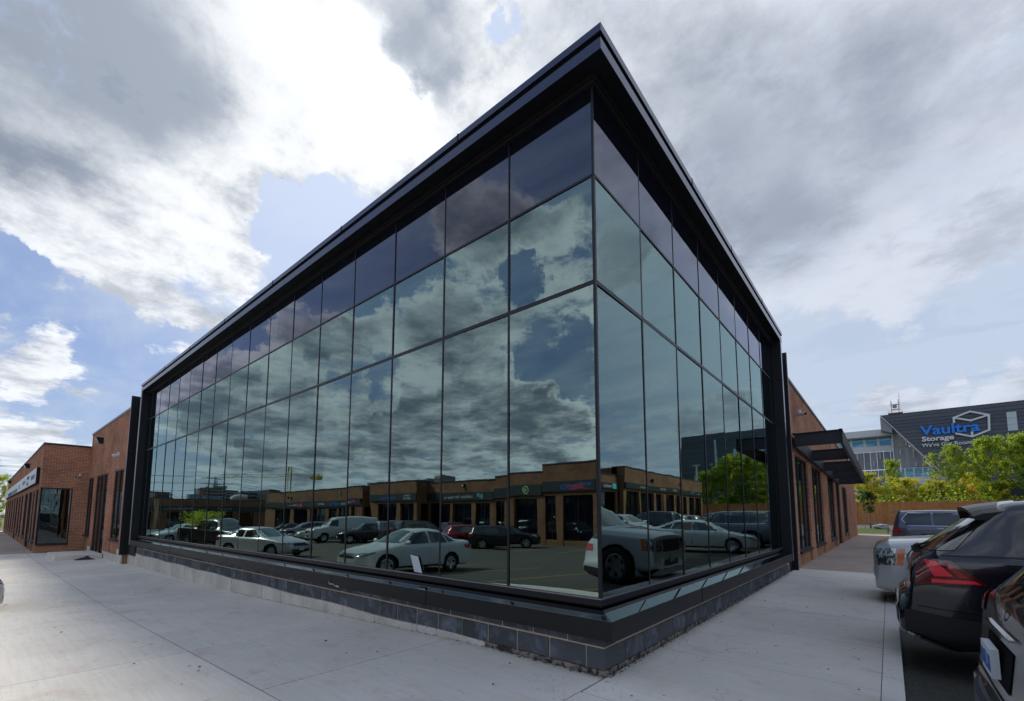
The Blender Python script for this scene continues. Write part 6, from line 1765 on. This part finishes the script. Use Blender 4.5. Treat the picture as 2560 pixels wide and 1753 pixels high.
# pylon and lines
py = thing('power_pylon', 'steel power pylon with two cross arms on the mirrored skyline', 'pylon')
mb = MB(); px, pyy = -172, -47.2
for a, b in ((-1, -1), (1, -1), (1, 1), (-1, 1)): mb.tube([(px+a*1.2, pyy+b*1.0, -2), (px+a*.35, pyy+b*.35, 9), (px+a*.25, pyy+b*.25, 14.4)], .10, 4)
for k in range(12):
    z0 = 1 + k*1.1; w0 = lerp(.9, .3, k/12)
    mb.tube([(px, pyy-w0, z0), (px, pyy+w0, z0+1.1)], .06, 4); mb.tube([(px, pyy+w0, z0), (px, pyy-w0, z0+1.1)], .06, 4)
for zz, ln in ((13.6, 3.0), (11.7, 3.2)): mb.tube([(px, pyy-ln, zz+.1), (px, pyy, zz+.35), (px, pyy+ln, zz+.1)], .12, 4); mb.tube([(px, pyy-ln, zz+.1), (px, pyy+ln, zz+.1)], .09, 4)
mb.build('lattice', mat('pylon_steel', (.10, .11, .11), .6), py)
for yo, zz in ((2.9, 13.5), (-2.9, 13.5), (3.1, 11.6), (-3.1, 11.6), (0, 9.4), (0, 7.6)):
    pts = []
    for k in range(25):
        f = k/24; pts.append((px + lerp(-15, 60, f), pyy + yo*1.0 + lerp(-60, 90, f), zz - 2.4*math.sin(PI*min(1, abs(f-.4)/.6)) ))
    MB().tube(pts, .045, 4).build('power_line', M_matte, py)
# tower crane
ck = thing('tower_crane', 'yellow tower crane with a long level jib above the mirrored shop roofs', 'crane')
M_cy = mat('crane_yellow', (.55, .38, .05), .5)
mb = MB(); A_, B_ = Vector((-283, -83, 22.5)), Vector((-264, -132, 24.8)); dv = (B_-A_); n = 44
for k in range(n):
    p, q = A_ + dv*k/n, A_ + dv*(k+1)/n
    mb.tube([p, q], .16, 4, cap=False); mb.tube([p + Vector((0, 0, 1.5)), q + Vector((0, 0, 1.5))], .16, 4, cap=False); mb.tube([p, q + Vector((0, 0, 1.5))] if k % 2 else [p + Vector((0, 0, 1.5)), q], .12, 4, cap=False)
mb.build('jib', M_cy, ck)
m0 = A_.lerp(B_, .70)
mb = MB(); mb.tube([m0, m0 + Vector((0, 0, 6.2))], .25, 5); mb.tube([m0 - Vector((0, 0, 26)), m0], .55, 4); mb.build('mast', M_cy, ck)
mb = MB(); mb.tube([m0 + Vector((0, 0, 6.2)), A_.lerp(B_, .22) + Vector((0, 0, 1.5))], .12, 4); mb.tube([m0 + Vector((0, 0, 6.2)), A_.lerp(B_, .97) + Vector((0, 0, 1.5))], .12, 4); mb.build('tie_rod', M_matte, ck)
c_ = A_.lerp(B_, .96); MB().box(c_.x-1, c_.x+1, c_.y-2, c_.y+2, c_.z-1.6, c_.z+.6).build('counterweight', M_cy, ck)
# remove helper meshes that nothing uses
for me in list(bpy.data.meshes):
    if me.users == 0: bpy.data.meshes.remove(me)
